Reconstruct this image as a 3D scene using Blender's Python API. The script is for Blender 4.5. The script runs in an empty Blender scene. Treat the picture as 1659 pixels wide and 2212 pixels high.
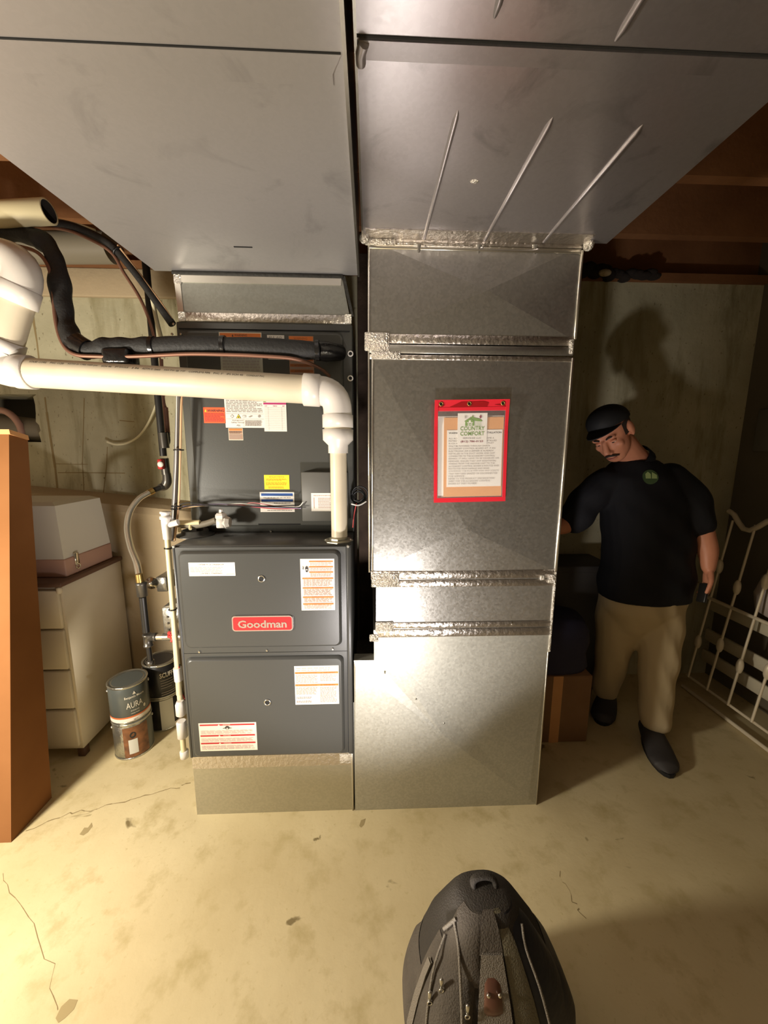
import bpy, bmesh, math, random
from mathutils import Vector, Matrix
from mathutils.bvhtree import BVHTree
random.seed(7)
S = bpy.context.scene
COL = S.collection
R = math.radians

# ------------------------------------------------------------------ camera
CAM_H = 1.4867
PITCH, YAW, ROLL, FPX, PW, PH = R(9.392), R(2.331), R(-0.268), 831.0, 1659.0, 2212.0
fwd = Vector((math.sin(YAW)*math.cos(PITCH), math.cos(YAW)*math.cos(PITCH), -math.sin(PITCH)))
rt0 = Vector((math.cos(YAW), -math.sin(YAW), 0)); dn0 = fwd.cross(rt0)
rgt = math.cos(ROLL)*rt0 + math.sin(ROLL)*dn0
dwn = -math.sin(ROLL)*rt0 + math.cos(ROLL)*dn0
cd = bpy.data.cameras.new('camera'); cam = bpy.data.objects.new('camera', cd); COL.objects.link(cam)
cd.sensor_fit = 'HORIZONTAL'; cd.sensor_width = 36; cd.lens = 36*FPX/PW; cd.clip_start = .02
M = Matrix(((rgt.x, -dwn.x, -fwd.x, 0), (rgt.y, -dwn.y, -fwd.y, 0), (rgt.z, -dwn.z, -fwd.z, CAM_H), (0, 0, 0, 1)))
cam.matrix_world = M
S.camera = cam
def at(px, py, X=None, Y=None, Z=None):
    """photo pixel measured on a plane of the room -> metres"""
    v = fwd + rgt*((px-PW/2)/FPX) + dwn*((py-PH/2)/FPX)
    if X is not None: t = X/v.x
    elif Y is not None: t = Y/v.y
    else: t = (Z-CAM_H)/v.z
    return Vector((0, 0, CAM_H)) + v*t

# ------------------------------------------------------------------ light and exposure
W = bpy.data.worlds.new('world'); S.world = W; W.use_nodes = True
W.node_tree.nodes['Background'].inputs[0].default_value = (1, .9, .75, 1)
W.node_tree.nodes['Background'].inputs[1].default_value = .012
S.view_settings.view_transform = 'Standard'; S.view_settings.look = 'None'
S.view_settings.gamma = 1; S.view_settings.use_curve_mapping = False
S.view_settings.exposure = 0.0
def lamp(name, kind, loc, power, colour, size, target=None, spot=None, blend=.5):
    d = bpy.data.lights.new(name, kind); o = bpy.data.objects.new(name, d); COL.objects.link(o)
    o.location = loc; d.energy = power; d.color = colour
    if kind == 'AREA': d.size = size
    else: d.shadow_soft_size = size
    if spot: d.spot_size = R(spot); d.spot_blend = blend
    if target is not None: o.rotation_euler = (Vector(target)-Vector(loc)).to_track_quat('-Z', 'Y').to_euler()
    return o
lamp('work_lamp_light', 'POINT', (-1.58, .50, 1.05), 145, (1, .92, .78), .10)
lamp('hand_torch_light', 'SPOT', (.0, .40, .42), 68, (1, .94, .92), .05, (-.06, 1.5, 1.08), 96, .55)

# ------------------------------------------------------------------ materials
def lin(c):
    def f(v):
        v /= 255.0
        return v/12.92 if v <= .04045 else ((v+.055)/1.055)**2.4
    return tuple(f(v) for v in c)+(1,)
MATS = {}
def mat(name, col, rough=.5, metal=0, spec=.5, noise=None, bump=None, emit=None, coat=0, trans=0, alpha=1):
    """noise=(scale, amount, colour2)  bump=(scale, strength, detail)"""
    m = bpy.data.materials.new(name); m.use_nodes = True; MATS[name] = m
    nt = m.node_tree; b = nt.nodes['Principled BSDF']
    b.inputs['Base Color'].default_value = lin(col); b.inputs['Roughness'].default_value = rough
    b.inputs['Metallic'].default_value = metal; b.inputs['Specular IOR Level'].default_value = spec
    b.inputs['Coat Weight'].default_value = coat; b.inputs['Transmission Weight'].default_value = trans
    b.inputs['Alpha'].default_value = alpha
    tc = nt.nodes.new('ShaderNodeTexCoord')
    if noise:
        n = nt.nodes.new('ShaderNodeTexNoise'); n.inputs['Scale'].default_value = noise[0]; n.inputs['Detail'].default_value = 6
        nt.links.new(tc.outputs['Object'], n.inputs['Vector'])
        r = nt.nodes.new('ShaderNodeValToRGB'); r.color_ramp.elements[0].position = .5-noise[1]/2; r.color_ramp.elements[1].position = .5+noise[1]/2
        r.color_ramp.elements[0].color = lin(noise[2]); r.color_ramp.elements[1].color = lin(col)
        nt.links.new(n.outputs['Fac'], r.inputs['Fac']); nt.links.new(r.outputs['Color'], b.inputs['Base Color'])
    if bump:
        n = nt.nodes.new('ShaderNodeTexNoise'); n.inputs['Scale'].default_value = bump[0]; n.inputs['Detail'].default_value = bump[2] if len(bump) > 2 else 4
        nt.links.new(tc.outputs['Object'], n.inputs['Vector'])
        bp = nt.nodes.new('ShaderNodeBump'); bp.inputs['Strength'].default_value = bump[1]; bp.inputs['Distance'].default_value = .01
        nt.links.new(n.outputs['Fac'], bp.inputs['Height']); nt.links.new(bp.outputs['Normal'], b.inputs['Normal'])
    return m
def nodes(m): return m.node_tree, m.node_tree.nodes['Principled BSDF']
def add(nt, kind, **inp):
    n = nt.nodes.new(kind)
    for k, v in inp.items(): n.inputs[k.replace('_', ' ')].default_value = v
    return n

def galvanised(name, col, rough, metal, stain=0, spangle=1.0, streak=0.0):
    m = mat(name, col, rough, metal); nt, b = nodes(m); L = nt.links
    tc = add(nt, 'ShaderNodeTexCoord')
    v = add(nt, 'ShaderNodeTexVoronoi', Scale=130); v.distance = 'EUCLIDEAN'
    L.new(tc.outputs['Object'], v.inputs['Vector'])
    sep = add(nt, 'ShaderNodeSeparateColor'); L.new(v.outputs['Color'], sep.inputs['Color'])
    n = add(nt, 'ShaderNodeTexNoise', Scale=3.2, Detail=5); L.new(tc.outputs['Object'], n.inputs['Vector'])
    # roughness: base + spangle grains + broad smears
    a1 = add(nt, 'ShaderNodeMath'); a1.operation = 'MULTIPLY_ADD'; a1.inputs[1].default_value = .06*spangle; a1.inputs[2].default_value = rough-.03*spangle
    L.new(sep.outputs['Red'], a1.inputs[0])
    a2 = add(nt, 'ShaderNodeMath'); a2.operation = 'MULTIPLY_ADD'; a2.inputs[1].default_value = .07; L.new(n.outputs['Fac'], a2.inputs[0]); L.new(a1.outputs[0], a2.inputs[2])
    a3 = add(nt, 'ShaderNodeMath'); a3.operation = 'SUBTRACT'; a3.inputs[1].default_value = .035; L.new(a2.outputs[0], a3.inputs[0])
    L.new(a3.outputs[0], b.inputs['Roughness'])
    # colour: grains and grime
    r = add(nt, 'ShaderNodeValToRGB'); e = r.color_ramp.elements
    e[0].position = .25; e[1].position = .75; c = lin(col)
    e[0].color = tuple(x*(1-.1*spangle) for x in c[:3])+(1,); e[1].color = c
    L.new(sep.outputs['Green'], r.inputs['Fac']); out = r.outputs['Color']
    if stain:
        n2 = add(nt, 'ShaderNodeTexNoise', Scale=4.2, Detail=8, Roughness=.62, Distortion=1.2); L.new(tc.outputs['Object'], n2.inputs['Vector'])
        r2 = add(nt, 'ShaderNodeValToRGB'); r2.color_ramp.elements[0].position = .30; r2.color_ramp.elements[1].position = .44
        L.new(n2.outputs['Fac'], r2.inputs['Fac'])
        mx = add(nt, 'ShaderNodeMix'); mx.data_type = 'RGBA'
        d = tuple(x*(1-stain) for x in c[:3])+(1,)
        mx.inputs['A'].default_value = d; L.new(r2.outputs['Color'], mx.inputs['Factor']); L.new(out, mx.inputs['B']); out = mx.outputs['Result']
    L.new(out, b.inputs['Base Color'])
    bp = add(nt, 'ShaderNodeBump', Strength=.10*spangle, Distance=.003); L.new(sep.outputs['Blue'], bp.inputs['Height'])
    n3 = add(nt, 'ShaderNodeTexNoise', Scale=2.2, Detail=2); L.new(tc.outputs['Object'], n3.inputs['Vector'])
    bp2 = add(nt, 'ShaderNodeBump', Strength=.07, Distance=.02); L.new(n3.outputs['Fac'], bp2.inputs['Height']); L.new(bp.outputs['Normal'], bp2.inputs['Normal'])
    L.new(bp2.outputs['Normal'], b.inputs['Normal'])
    return m

galvanised('trunk_left_steel', (172, 169, 169), .46, .68, .20, .25)
galvanised('trunk_right_steel', (192, 187, 190), .31, .88, .34, .4)
galvanised('duct_steel', (188, 186, 180), .31, .92, 0, 1.0)
galvanised('boot_steel', (186, 184, 172), .46, .78, 0, 1.0)
galvanised('base_steel', (186, 182, 165), .40, .85, 0, .7)
galvanised('plenum_steel', (150, 150, 142), .42, .85, .2, .8)
m = mat('foil_tape', (205, 198, 190), .28, .95, bump=(60, .5, 6))
m = mat('foil_crinkle', (225, 220, 210), .22, .95, bump=(170, 1.0, 5))
mat('edge_steel', (214, 210, 200), .22, .95)
mat('furnace_grey', (66, 66, 64), .36, 0, .5, bump=(500, .04, 2))
mat('furnace_door', (67, 67, 64), .34, 0, .5, bump=(500, .04, 2))
mat('coil_grey', (70, 70, 66), .38, 0, .5, bump=(400, .04, 2))
mat('control_grey', (98, 97, 93), .5, 0, .4)
mat('dark_gap', (20, 19, 18), .9)
mat('seal_black', (30, 28, 24), .7, bump=(60, .5, 4))
mat('screw_metal', (200, 198, 190), .25, .95)
mat('dark_hole', (14, 13, 12), .7)
mat('paper_white', (226, 221, 212), .6); mat('paper_cream', (226, 214, 192), .6); mat('paper_grey', (170, 170, 158), .6)
mat('ink_dark', (52, 48, 46), .7); mat('ink_grey', (150, 142, 136), .7); mat('ink_pale', (184, 160, 150), .7)
mat('ink_orange', (222, 120, 48), .6); mat('ink_red', (178, 40, 42), .6); mat('ink_blue', (32, 78, 150), .5)
mat('ink_magenta', (178, 44, 104), .6); mat('ink_brown', (150, 84, 36), .6); mat('ink_yellow_dark', (196, 140, 0), .6)
mat('sticker_orange', (240, 92, 44), .55); mat('sticker_yellow', (250, 222, 40), .5); mat('sticker_brown', (170, 130, 104), .6)
mat('badge_red', (196, 40, 48), .25, 0, .6, coat=.6); mat('badge_silver', (222, 205, 200), .25, .8)
mat('pvc_white', (218, 207, 184), .36, 0, .45, noise=(9, .5, (206, 193, 168)))
mat('pvc_cream', (222, 208, 166), .42, 0, .4)
mat('pvc_fitting', (218, 212, 204), .32, 0, .45)
mat('foam_black', (38, 37, 36), .62, 0, .4, bump=(90, .25, 4))
mat('tape_black', (22, 21, 21), .22, 0, .6, bump=(40, .3, 3))
mat('copper', (140, 102, 84), .5, .6)
mat('iron_black', (44, 42, 40), .38, .4, .5)
mat('iron_fitting', (92, 88, 82), .34, .7)
mat('brass', (180, 150, 90), .3, .9)
mat('flex_steel', (214, 206, 188), .26, .85)
mat('cable_white', (222, 214, 180), .5); mat('cable_tan', (206, 168, 128), .5); mat('cable_grey', (92, 88, 84), .5)
mat('wire_red', (180, 50, 46), .45); mat('wire_pink', (206, 130, 130), .5); mat('wire_lilac', (170, 160, 196), .5); mat('wire_white', (226, 222, 214), .5)
mat('tie_black', (16, 16, 16), .4)
mat('galv_box', (150, 148, 142), .35, .85, bump=(40, .3, 4))
mat('cardboard', (140, 95, 58), .9, 0, .1, noise=(6, .6, (128, 85, 50)))
mat('cardboard_dull', (146, 112, 82), .85, 0, .2, noise=(6, .6, (130, 98, 70)))
mat('dresser_white', (226, 216, 196), .5, 0, .4, noise=(5, .7, (214, 202, 178)))
mat('dresser_top', (92, 64, 48), .55); mat('dresser_gap', (70, 56, 44), .8)
mat('case_white', (206, 200, 186), .5); mat('case_pink', (176, 138, 120), .6); mat('chrome', (220, 215, 205), .15, 1)
mat('joist_wood', (140, 98, 64), .85, 0, .15, noise=(4, .5, (114, 76, 48)), bump=(30, .3, 5))
mat('subfloor_wood', (150, 104, 64), .8, 0, .2, noise=(3, .6, (122, 82, 48)))
mat('can_grey', (84, 88, 84), .3, .1, .5); mat('can_steel', (190, 188, 176), .28, .9, bump=(30, .6, 4)); mat('can_black', (34, 33, 34), .3)
mat('can_white', (232, 222, 208), .45); mat('can_orange', (206, 110, 62), .45); mat('can_label', (206, 204, 192), .5)
mat('can_wood', (142, 92, 56), .4, noise=(26, .35, (84, 52, 32))); mat('can_print', (222, 214, 196), .5)
mat('skin', (196, 134, 104), .5, 0, .4, noise=(30, .7, (186, 122, 94))); mat('hair', (40, 30, 24), .7); mat('lip', (156, 88, 78), .5)
mat('eye_white', (226, 218, 208), .3); mat('shirt_black', (22, 22, 26), .8, 0, .25, bump=(9, .5, 3)); mat('cap_black', (16, 16, 18), .75)
mat('trousers_khaki', (184, 166, 132), .85, 0, .25, bump=(8, .5, 3)); mat('boot_dark', (50, 46, 44), .65); mat('phone_black', (30, 28, 26), .35)
mat('logo_green', (112, 148, 64), .6); mat('emblem_pale', (150, 170, 110), .8); mat('logo_maroon', (130, 40, 60), .6); mat('patch_green', (62, 84, 48), .8)
mat('holder_red', (214, 40, 54), .32, 0, .5); mat('holder_red_dark', (150, 18, 24), .3)
mat('holder_clear', (235, 230, 228), .12, 0, .5, alpha=.05)
mat('kraft', (214, 158, 104), .7, noise=(12, .6, (204, 146, 92)))
mat('bed_white', (222, 208, 180), .4, .1); mat('bedding', (190, 176, 168), .9, bump=(10, .6, 3)); mat('board_white', (206, 196, 170), .6)
mat('navy_cloth', (46, 44, 66), .9, bump=(14, .6, 4)); mat('tote_grey', (70, 66, 62), .6)
mat('insulation_and_bore_shade', (34, 26, 20), .95, bump=(25, 1, 5)); mat('rag_pale', (178, 160, 128), .9, bump=(40, .8, 4))
mat('panel_grey', (120, 116, 106), .6)
mat('bag_grey', (98, 91, 82), .95, 0, .08, noise=(14, .5, (80, 74, 67)), bump=(260, .4, 3)); mat('bag_dark', (66, 62, 57), .95, 0, .08, bump=(260, .4, 3)); mat('bag_navy', (36, 36, 42), .55, 0, .35, bump=(20, .5, 3))
mat('bag_olive', (104, 97, 76), .85, bump=(300, .4, 2)); mat('bag_webbing', (120, 112, 100), .65, bump=(400, .5, 2)); mat('bag_leather', (96, 62, 48), .3, 0, .5)
mat('crack_dark', (136, 118, 80), .9); mat('stain_brown', (158, 140, 98), .9)
mat('hose_pink', (176, 136, 118), .6); mat('duct_dull', (120, 112, 96), .6)

# concrete floor
m = mat('floor_concrete', (214, 196, 152), .55); nt, b = nodes(m); L = nt.links; tc = add(nt, 'ShaderNodeTexCoord')
def nz(scale, detail=6, rough=.55, dist=0.0, stretch=None):
    n = add(nt, 'ShaderNodeTexNoise', Scale=scale, Detail=detail, Roughness=rough, Distortion=dist)
    if stretch:
        mp = add(nt, 'ShaderNodeMapping'); mp.inputs['Scale'].default_value = stretch; L.new(tc.outputs['Object'], mp.inputs['Vector']); L.new(mp.outputs['Vector'], n.inputs['Vector'])
    else: L.new(tc.outputs['Object'], n.inputs['Vector'])
    return n
def ramp(src, p0, p1, c0=(0, 0, 0, 1), c1=(1, 1, 1, 1)):
    r = add(nt, 'ShaderNodeValToRGB'); e = r.color_ramp.elements; e[0].position = p0; e[1].position = p1; e[0].color = c0; e[1].color = c1
    L.new(src, r.inputs['Fac']); return r.outputs['Color']
def mix(fac, a, b_):
    x = add(nt, 'ShaderNodeMix'); x.data_type = 'RGBA'
    L.new(fac, x.inputs['Factor'])
    for k, v in (('A', a), ('B', b_)):
        if isinstance(v, tuple): x.inputs[k].default_value = v
        else: L.new(v, x.inputs[k])
    return x.outputs['Result']
base = ramp(nz(1.7, 5).outputs['Fac'], .35, .7, lin((196, 178, 134)), lin((216, 200, 158)))
mott = mix(ramp(nz(9, 8, .65).outputs['Fac'], .52, .74), base, lin((178, 160, 112)))
spots = mix(ramp(nz(5.5, 4, .5, .6, (1, 1.5, 1)).outputs['Fac'], .70, .735), mott, lin((128, 112, 74)))
fine = mix(ramp(nz(60, 4).outputs['Fac'], .62, .75), spots, lin((190, 172, 126)))
L.new(fine, b.inputs['Base Color'])
bpn = add(nt, 'ShaderNodeBump', Strength=.12, Distance=.01); L.new(nz(24, 7).outputs['Fac'], bpn.inputs['Height']); L.new(bpn.outputs['Normal'], b.inputs['Normal'])
# concrete wall with pour pits and vertical form streaks
m = mat('wall_concrete', (176, 168, 138), .85); nt, b = nodes(m); L = nt.links; tc = add(nt, 'ShaderNodeTexCoord')
base = ramp(nz(2.2, 6).outputs['Fac'], .3, .7, lin((152, 146, 118)), lin((188, 180, 150)))
st = mix(ramp(nz(3.0, 6, .6, .3, (3.2, 1, .55)).outputs['Fac'], .52, .70), base, lin((138, 130, 98)))
pits = mix(ramp(nz(48, 3, .5, .1, (1.3, 1, .8)).outputs['Fac'], .64, .72), st, lin((116, 108, 80)))
L.new(pits, b.inputs['Base Color'])
bpn = add(nt, 'ShaderNodeBump', Strength=.35, Distance=.012); L.new(nz(22, 7).outputs['Fac'], bpn.inputs['Height']); L.new(bpn.outputs['Normal'], b.inputs['Normal'])
mat('wall_lower', (178, 160, 130), .9, 0, .2, noise=(3, .8, (160, 142, 114)), bump=(40, .25, 6))
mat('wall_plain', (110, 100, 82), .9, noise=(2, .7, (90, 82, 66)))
mat('wall_fill_pale', (186, 180, 168), .9, noise=(2, .7, (172, 166, 152)))  # unseen walls made paler than the right one, to bounce fill light

# ------------------------------------------------------------------ mesh builder
def V(*a): return Vector(a)
def frame_of(t, up=None):
    t = t.normalized(); u = up or (Vector((0, 0, 1)) if abs(t.z) < .9 else Vector((0, 1, 0)))
    a = t.cross(u).normalized(); return a, a.cross(t).normalized()
def curve(pts, n=6):
    """Catmull-Rom through the points"""
    P = [Vector(p) for p in pts]
    if len(P) < 3: return P
    P = [P[0]*2-P[1]]+P+[P[-1]*2-P[-2]]; out = []
    for i in range(1, len(P)-2):
        for k in range(n):
            t = k/n; a, b, c, d = P[i-1], P[i], P[i+1], P[i+2]
            out.append(.5*((2*b)+(c-a)*t+(2*a-5*b+4*c-d)*t*t+(3*b-a-3*c+d)*t*t*t))
    out.append(P[-2]); return out
class MB:
    def __init__(s, m=None): s.v = []; s.f = []; s.mi = []; s.sm = []; s.mats = []; s.cur = 0; s.use(m) if m else None
    def use(s, name):
        if name not in s.mats: s.mats.append(name)
        s.cur = s.mats.index(name); return s
    def add(s, vs, fs, smooth=False):
        o = len(s.v); s.v += [Vector(p) for p in vs]
        for f in fs: s.f.append([i+o for i in f]); s.mi.append(s.cur); s.sm.append(smooth)
        return s
    def box(s, x0, y0, z0, x1, y1, z1, bevel=0, seg=2):
        if bevel:
            bm = bmesh.new(); bmesh.ops.create_cube(bm, size=1)
            for v in bm.verts: v.co = V(x0+(v.co.x+.5)*(x1-x0), y0+(v.co.y+.5)*(y1-y0), z0+(v.co.z+.5)*(z1-z0))
            bmesh.ops.bevel(bm, geom=bm.edges[:], offset=bevel, segments=seg, affect='EDGES', profile=.5)
            s.bm(bm, True); bm.free(); return s
        return s.add([(x0, y0, z0), (x1, y0, z0), (x1, y1, z0), (x0, y1, z0), (x0, y0, z1), (x1, y0, z1), (x1, y1, z1), (x0, y1, z1)],
                     [(0, 3, 2, 1), (4, 5, 6, 7), (0, 1, 5, 4), (1, 2, 6, 5), (2, 3, 7, 6), (3, 0, 4, 7)])
    def bm(s, bm, smooth=False, mtx=None):
        bm.verts.index_update(); s.add([(mtx @ v.co if mtx else v.co.copy()) for v in bm.verts], [[v.index for v in f.verts] for f in bm.faces], smooth); return s
    def loft(s, rings, caps=True, smooth=True, closed=True):
        n = len(rings[0]); vs = [p for r in rings for p in r]; fs = []
        for i in range(len(rings)-1):
            for k in range(n if closed else n-1):
                a, b = i*n+k, i*n+(k+1) % n; fs.append((a, b, b+n, a+n))
        s.add(vs, fs, smooth)
        if caps:
            s.add(rings[0], [list(range(n))[::-1]]); s.add(rings[-1], [list(range(n))])
        return s
    def tube(s, pts, r, seg=12, caps=True, flat=1.0):
        P = [Vector(p) for p in pts]; rs = r if isinstance(r, (list, tuple)) else [r]*len(P)
        if len(rs) != len(P):
            rs = [rs[min(len(rs)-1, int(i*(len(rs)-1)/(len(P)-1)))]*(1-(i*(len(rs)-1)/(len(P)-1) % 1))+rs[min(len(rs)-1, int(i*(len(rs)-1)/(len(P)-1))+1)]*(i*(len(rs)-1)/(len(P)-1) % 1) for i in range(len(P))]
        t0 = (P[1]-P[0]).normalized(); a, b = frame_of(t0); rings = []
        for i, p in enumerate(P):
            t = (P[min(i+1, len(P)-1)]-P[max(i-1, 0)]).normalized()
            q = t0.rotation_difference(t); a = q @ a; b = q @ b; t0 = t
            rings.append([p+rs[i]*(math.cos(2*math.pi*k/seg)*a+flat*math.sin(2*math.pi*k/seg)*b) for k in range(seg)])
        return s.loft(rings, caps)
    def lathe(s, c, prof, axis=(0, 0, 1), seg=32, caps=True, smooth=True, up=None):
        ax = Vector(axis).normalized(); a, b = frame_of(ax, up); c = Vector(c)
        rings = [[c+ax*h+r*(math.cos(2*math.pi*k/seg)*a+math.sin(2*math.pi*k/seg)*b) for k in range(seg)] for r, h in prof]
        return s.loft(rings, caps, smooth)
    def torus(s, c, R_, r, axis=(0, 1, 0), seg=20, sec=8):
        ax = Vector(axis).normalized(); a, b = frame_of(ax); c = Vector(c); rings = []
        for i in range(seg+1):
            d = math.cos(2*math.pi*i/seg)*a+math.sin(2*math.pi*i/seg)*b
            rings.append([c+d*(R_+r*math.cos(2*math.pi*k/sec))+ax*r*math.sin(2*math.pi*k/sec) for k in range(sec)])
        return s.loft(rings, False)
    def ell(s, c, rad, rot=None, nu=16, nv=10):
        c = Vector(c); rings = []
        for i in range(nv+1):
            t = math.pi*i/nv; ring = []
            for k in range(nu):
                p = 2*math.pi*k/nu; q = V(rad[0]*max(math.sin(t), .004)*math.cos(p), rad[1]*max(math.sin(t), .004)*math.sin(p), -rad[2]*math.cos(t))
                ring.append(c+(rot @ q if rot else q))
            rings.append(ring)
        return s.loft(rings)
    def prism(s, poly, ext):
        n = len(poly); e = Vector(ext); P = [Vector(p) for p in poly]
        return s.add(P+[p+e for p in P], [list(range(n))[::-1], list(range(n, 2*n))]+[(i, (i+1) % n, (i+1) % n+n, i+n) for i in range(n)])
    def mapped(s, mesh, fn):
        return s.add([fn(v.co) for v in mesh.vertices], [list(p.vertices) for p in mesh.polygons])
    def mesh(s, name):
        me = bpy.data.meshes.new(name); me.from_pydata([tuple(p) for p in s.v], [], s.f)
        for n in s.mats: me.materials.append(MATS[n])
        me.polygons.foreach_set('material_index', s.mi); me.polygons.foreach_set('use_smooth', s.sm); me.update(); return me
    def build(s, name, parent=None, fix=True):
        xs = [p.x for p in s.v]; ys = [p.y for p in s.v]; zs = [p.z for p in s.v]
        c = V((min(xs)+max(xs))/2, (min(ys)+max(ys))/2, min(zs)); s.v = [p-c for p in s.v]
        me = s.mesh(name)
        if fix:
            bm = bmesh.new(); bm.from_mesh(me); bmesh.ops.recalc_face_normals(bm, faces=bm.faces[:]); bm.to_mesh(me); bm.free()
        o = bpy.data.objects.new(name, me); COL.objects.link(o); place(o, c, parent); return o
WL = {}
def place(o, c, parent=None):
    WL[o] = Vector(c)
    if parent: o.parent = parent; o.location = Vector(c)-WL[parent]
    else: o.location = c
def tag(o, label, cat, group=None):
    o['label'] = label; o['category'] = cat
    if group: o['group'] = group
    return o
def thing(name, loc, label, cat, group=None):
    o = bpy.data.objects.new(name, None); COL.objects.link(o); o.empty_display_size = .05; place(o, loc); return tag(o, label, cat, group)
def struct(o): o['kind'] = 'structure'; return o
TXT = {}
def text_mesh(body, bold=0.0, align='LEFT', spacing=1.0):
    k = (body, bold, align, spacing)
    if k in TXT: return TXT[k]
    cu = bpy.data.curves.new('lettering', 'FONT'); cu.body = body; cu.size = 1; cu.align_x = align; cu.offset = bold; cu.resolution_u = 2; cu.space_character = spacing
    o = bpy.data.objects.new('lettering', cu); COL.objects.link(o)
    me = bpy.data.meshes.new_from_object(o.evaluated_get(bpy.context.evaluated_depsgraph_get()))
    bpy.data.objects.remove(o); TXT[k] = me; return me
def text_size(me):
    xs = [v.co.x for v in me.vertices]; ys = [v.co.y for v in me.vertices]; return min(xs), max(xs), min(ys), max(ys)

# printed matter on a flat sheet; u to the right, v downwards, both 0..1
def printing(mb, O, U, D, N, items, seed=1):
    """O top-left corner, U right edge vector, D down edge vector, N outward unit normal"""
    rnd = random.Random(seed); w, h = U.length, D.length
    def P(u, v, lift=.0004): return O+U*u+D*v+N*lift
    for k, it in enumerate(items):
        kind = it[0]; lf = .0004+.00012*k
        if kind == 'bar':
            _, u0, v0, u1, v1, m_ = it; mb.use(m_); mb.add([P(u0, v0, lf), P(u0, v1, lf), P(u1, v1, lf), P(u1, v0, lf)], [(0, 1, 2, 3)])
        elif kind == 'poly':
            mb.use(it[2]); mb.add([P(u, v, lf) for u, v in it[1]], [list(range(len(it[1])))])
        elif kind == 'disc':
            _, u, v, r, m_ = it; mb.use(m_); mb.add([P(u+r*math.cos(a)/w, v+r*math.sin(a)/h, lf) for a in [2*math.pi*i/14 for i in range(14)]], [list(range(14))])
        elif kind == 'lines':   # rows of words
            _, u0, v0, u1, v1, n, m_ = it; mb.use(m_)
            for r in range(n):
                va = v0+(v1-v0)*(r+.22)/n; vb = v0+(v1-v0)*(r+.78)/n; u = u0; end = u1-(rnd.random()*.25*(u1-u0) if r % 3 == 2 else rnd.random()*.06*(u1-u0))
                while u < end-.01:
                    l = min(end-u, (u1-u0)*(.05+.11*rnd.random())); mb.add([P(u, va, lf), P(u, vb, lf), P(u+l, vb, lf), P(u+l, va, lf)], [(0, 1, 2, 3)]); u += l+(u1-u0)*.022
        elif kind == 'text':    # u0,v0,u1,v1 box, fitted
            _, u0, v0, u1, v1, body, m_ = it[:7]; bold = it[7] if len(it) > 7 else .0
            me = text_mesh(body, bold); a, b_, c, d = text_size(me); mb.use(m_)
            mb.mapped(me, lambda q: P(u0+(u1-u0)*(q.x-a)/(b_-a), v1-(v1-v0)*(q.y-c)/(d-c), lf))
def sheet(name, parent, rect, Y, paper, items, seed=1, th=.0008):
    """a label lying on a vertical face at depth Y, rect = photo pixels x0,y0,x1,y1"""
    x0, y0, x1, y1 = rect; a, b, c, d = at(x0, y0, Y=Y), at(x1, y0, Y=Y), at(x0, y1, Y=Y), at(x1, y1, Y=Y)
    X0, X1, Z1, Z0 = (a.x+c.x)/2, (b.x+d.x)/2, (a.z+b.z)/2, (c.z+d.z)/2
    o = MB(paper).box(X0, Y-th, Z0, X1, Y, Z1).build(name, parent)
    if items:
        mb = MB(); printing(mb, V(X0, Y-th, Z1), V(X1-X0, 0, 0), V(0, 0, Z0-Z1), V(0, -1, 0), items, seed); mb.build('printing', o, fix=False)
    return o
def screw(parent, p, n=(0, -1, 0), r=.005, name='screw', m_='screw_metal'):
    mb = MB(m_); mb.lathe(p, [(r, 0), (r, .002), (r*.6, .004)], n, 10); return mb.build(name, parent)

# ------------------------------------------------------------------ the room
YB = 2.30; XR = 2.27; XL = -2.6; YF = -2.6; ZC = 2.70; ZJ = 2.46
fl = struct(MB('floor_concrete').box(XL, YF, -.1, XR, YB, 0).build('floor'))
def crack(pts, w):
    mb = MB('crack_dark'); P = [at(x, y, Z=0) for x, y in pts]; Q = []
    for i in range(len(P)-1):
        for k in range(6):
            q = P[i].lerp(P[i+1], k/6); Q.append(q+V(random.uniform(-.008, .008), random.uniform(-.008, .008), 0))
    for i in range(len(Q)-1):
        a, b = w*random.uniform(.3, 1), w*random.uniform(.3, 1)
        mb.add([Q[i]+V(0, -a, .0006), Q[i+1]+V(0, -b, .0006), Q[i+1]+V(0, b, .0006), Q[i]+V(0, a, .0006)], [(0, 1, 2, 3)])
    mb.build('crack', fl)
crack([(60, 1792), (150, 1758), (215, 1745), (300, 1722), (380, 1702), (415, 1690)], .0026)
crack([(0, 1890), (60, 1960), (110, 2090), (130, 2212)], .0013)
crack([(1205, 1880), (1240, 1950), (1265, 1990)], .0022)
def stain(pts):
    P = [at(x, y, Z=0)+V(0, 0, .0005) for x, y in pts]; MB('stain_brown').add(P, [list(range(len(P)))]).build('stain', fl)
stain([(172, 1803), (182, 1788), (190, 1788), (198, 1777), (200, 1785), (190, 1798), (180, 1805)])
stain([(310, 1610), (322, 1600), (334, 1598), (332, 1606), (318, 1612)])
stain([(120, 2200), (132, 2175), (150, 2158), (168, 2160), (160, 2180), (140, 2200), (126, 2210)])
stain([(776, 1784), (780, 1772), (790, 1768), (786, 1782), (780, 1788)])

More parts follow.
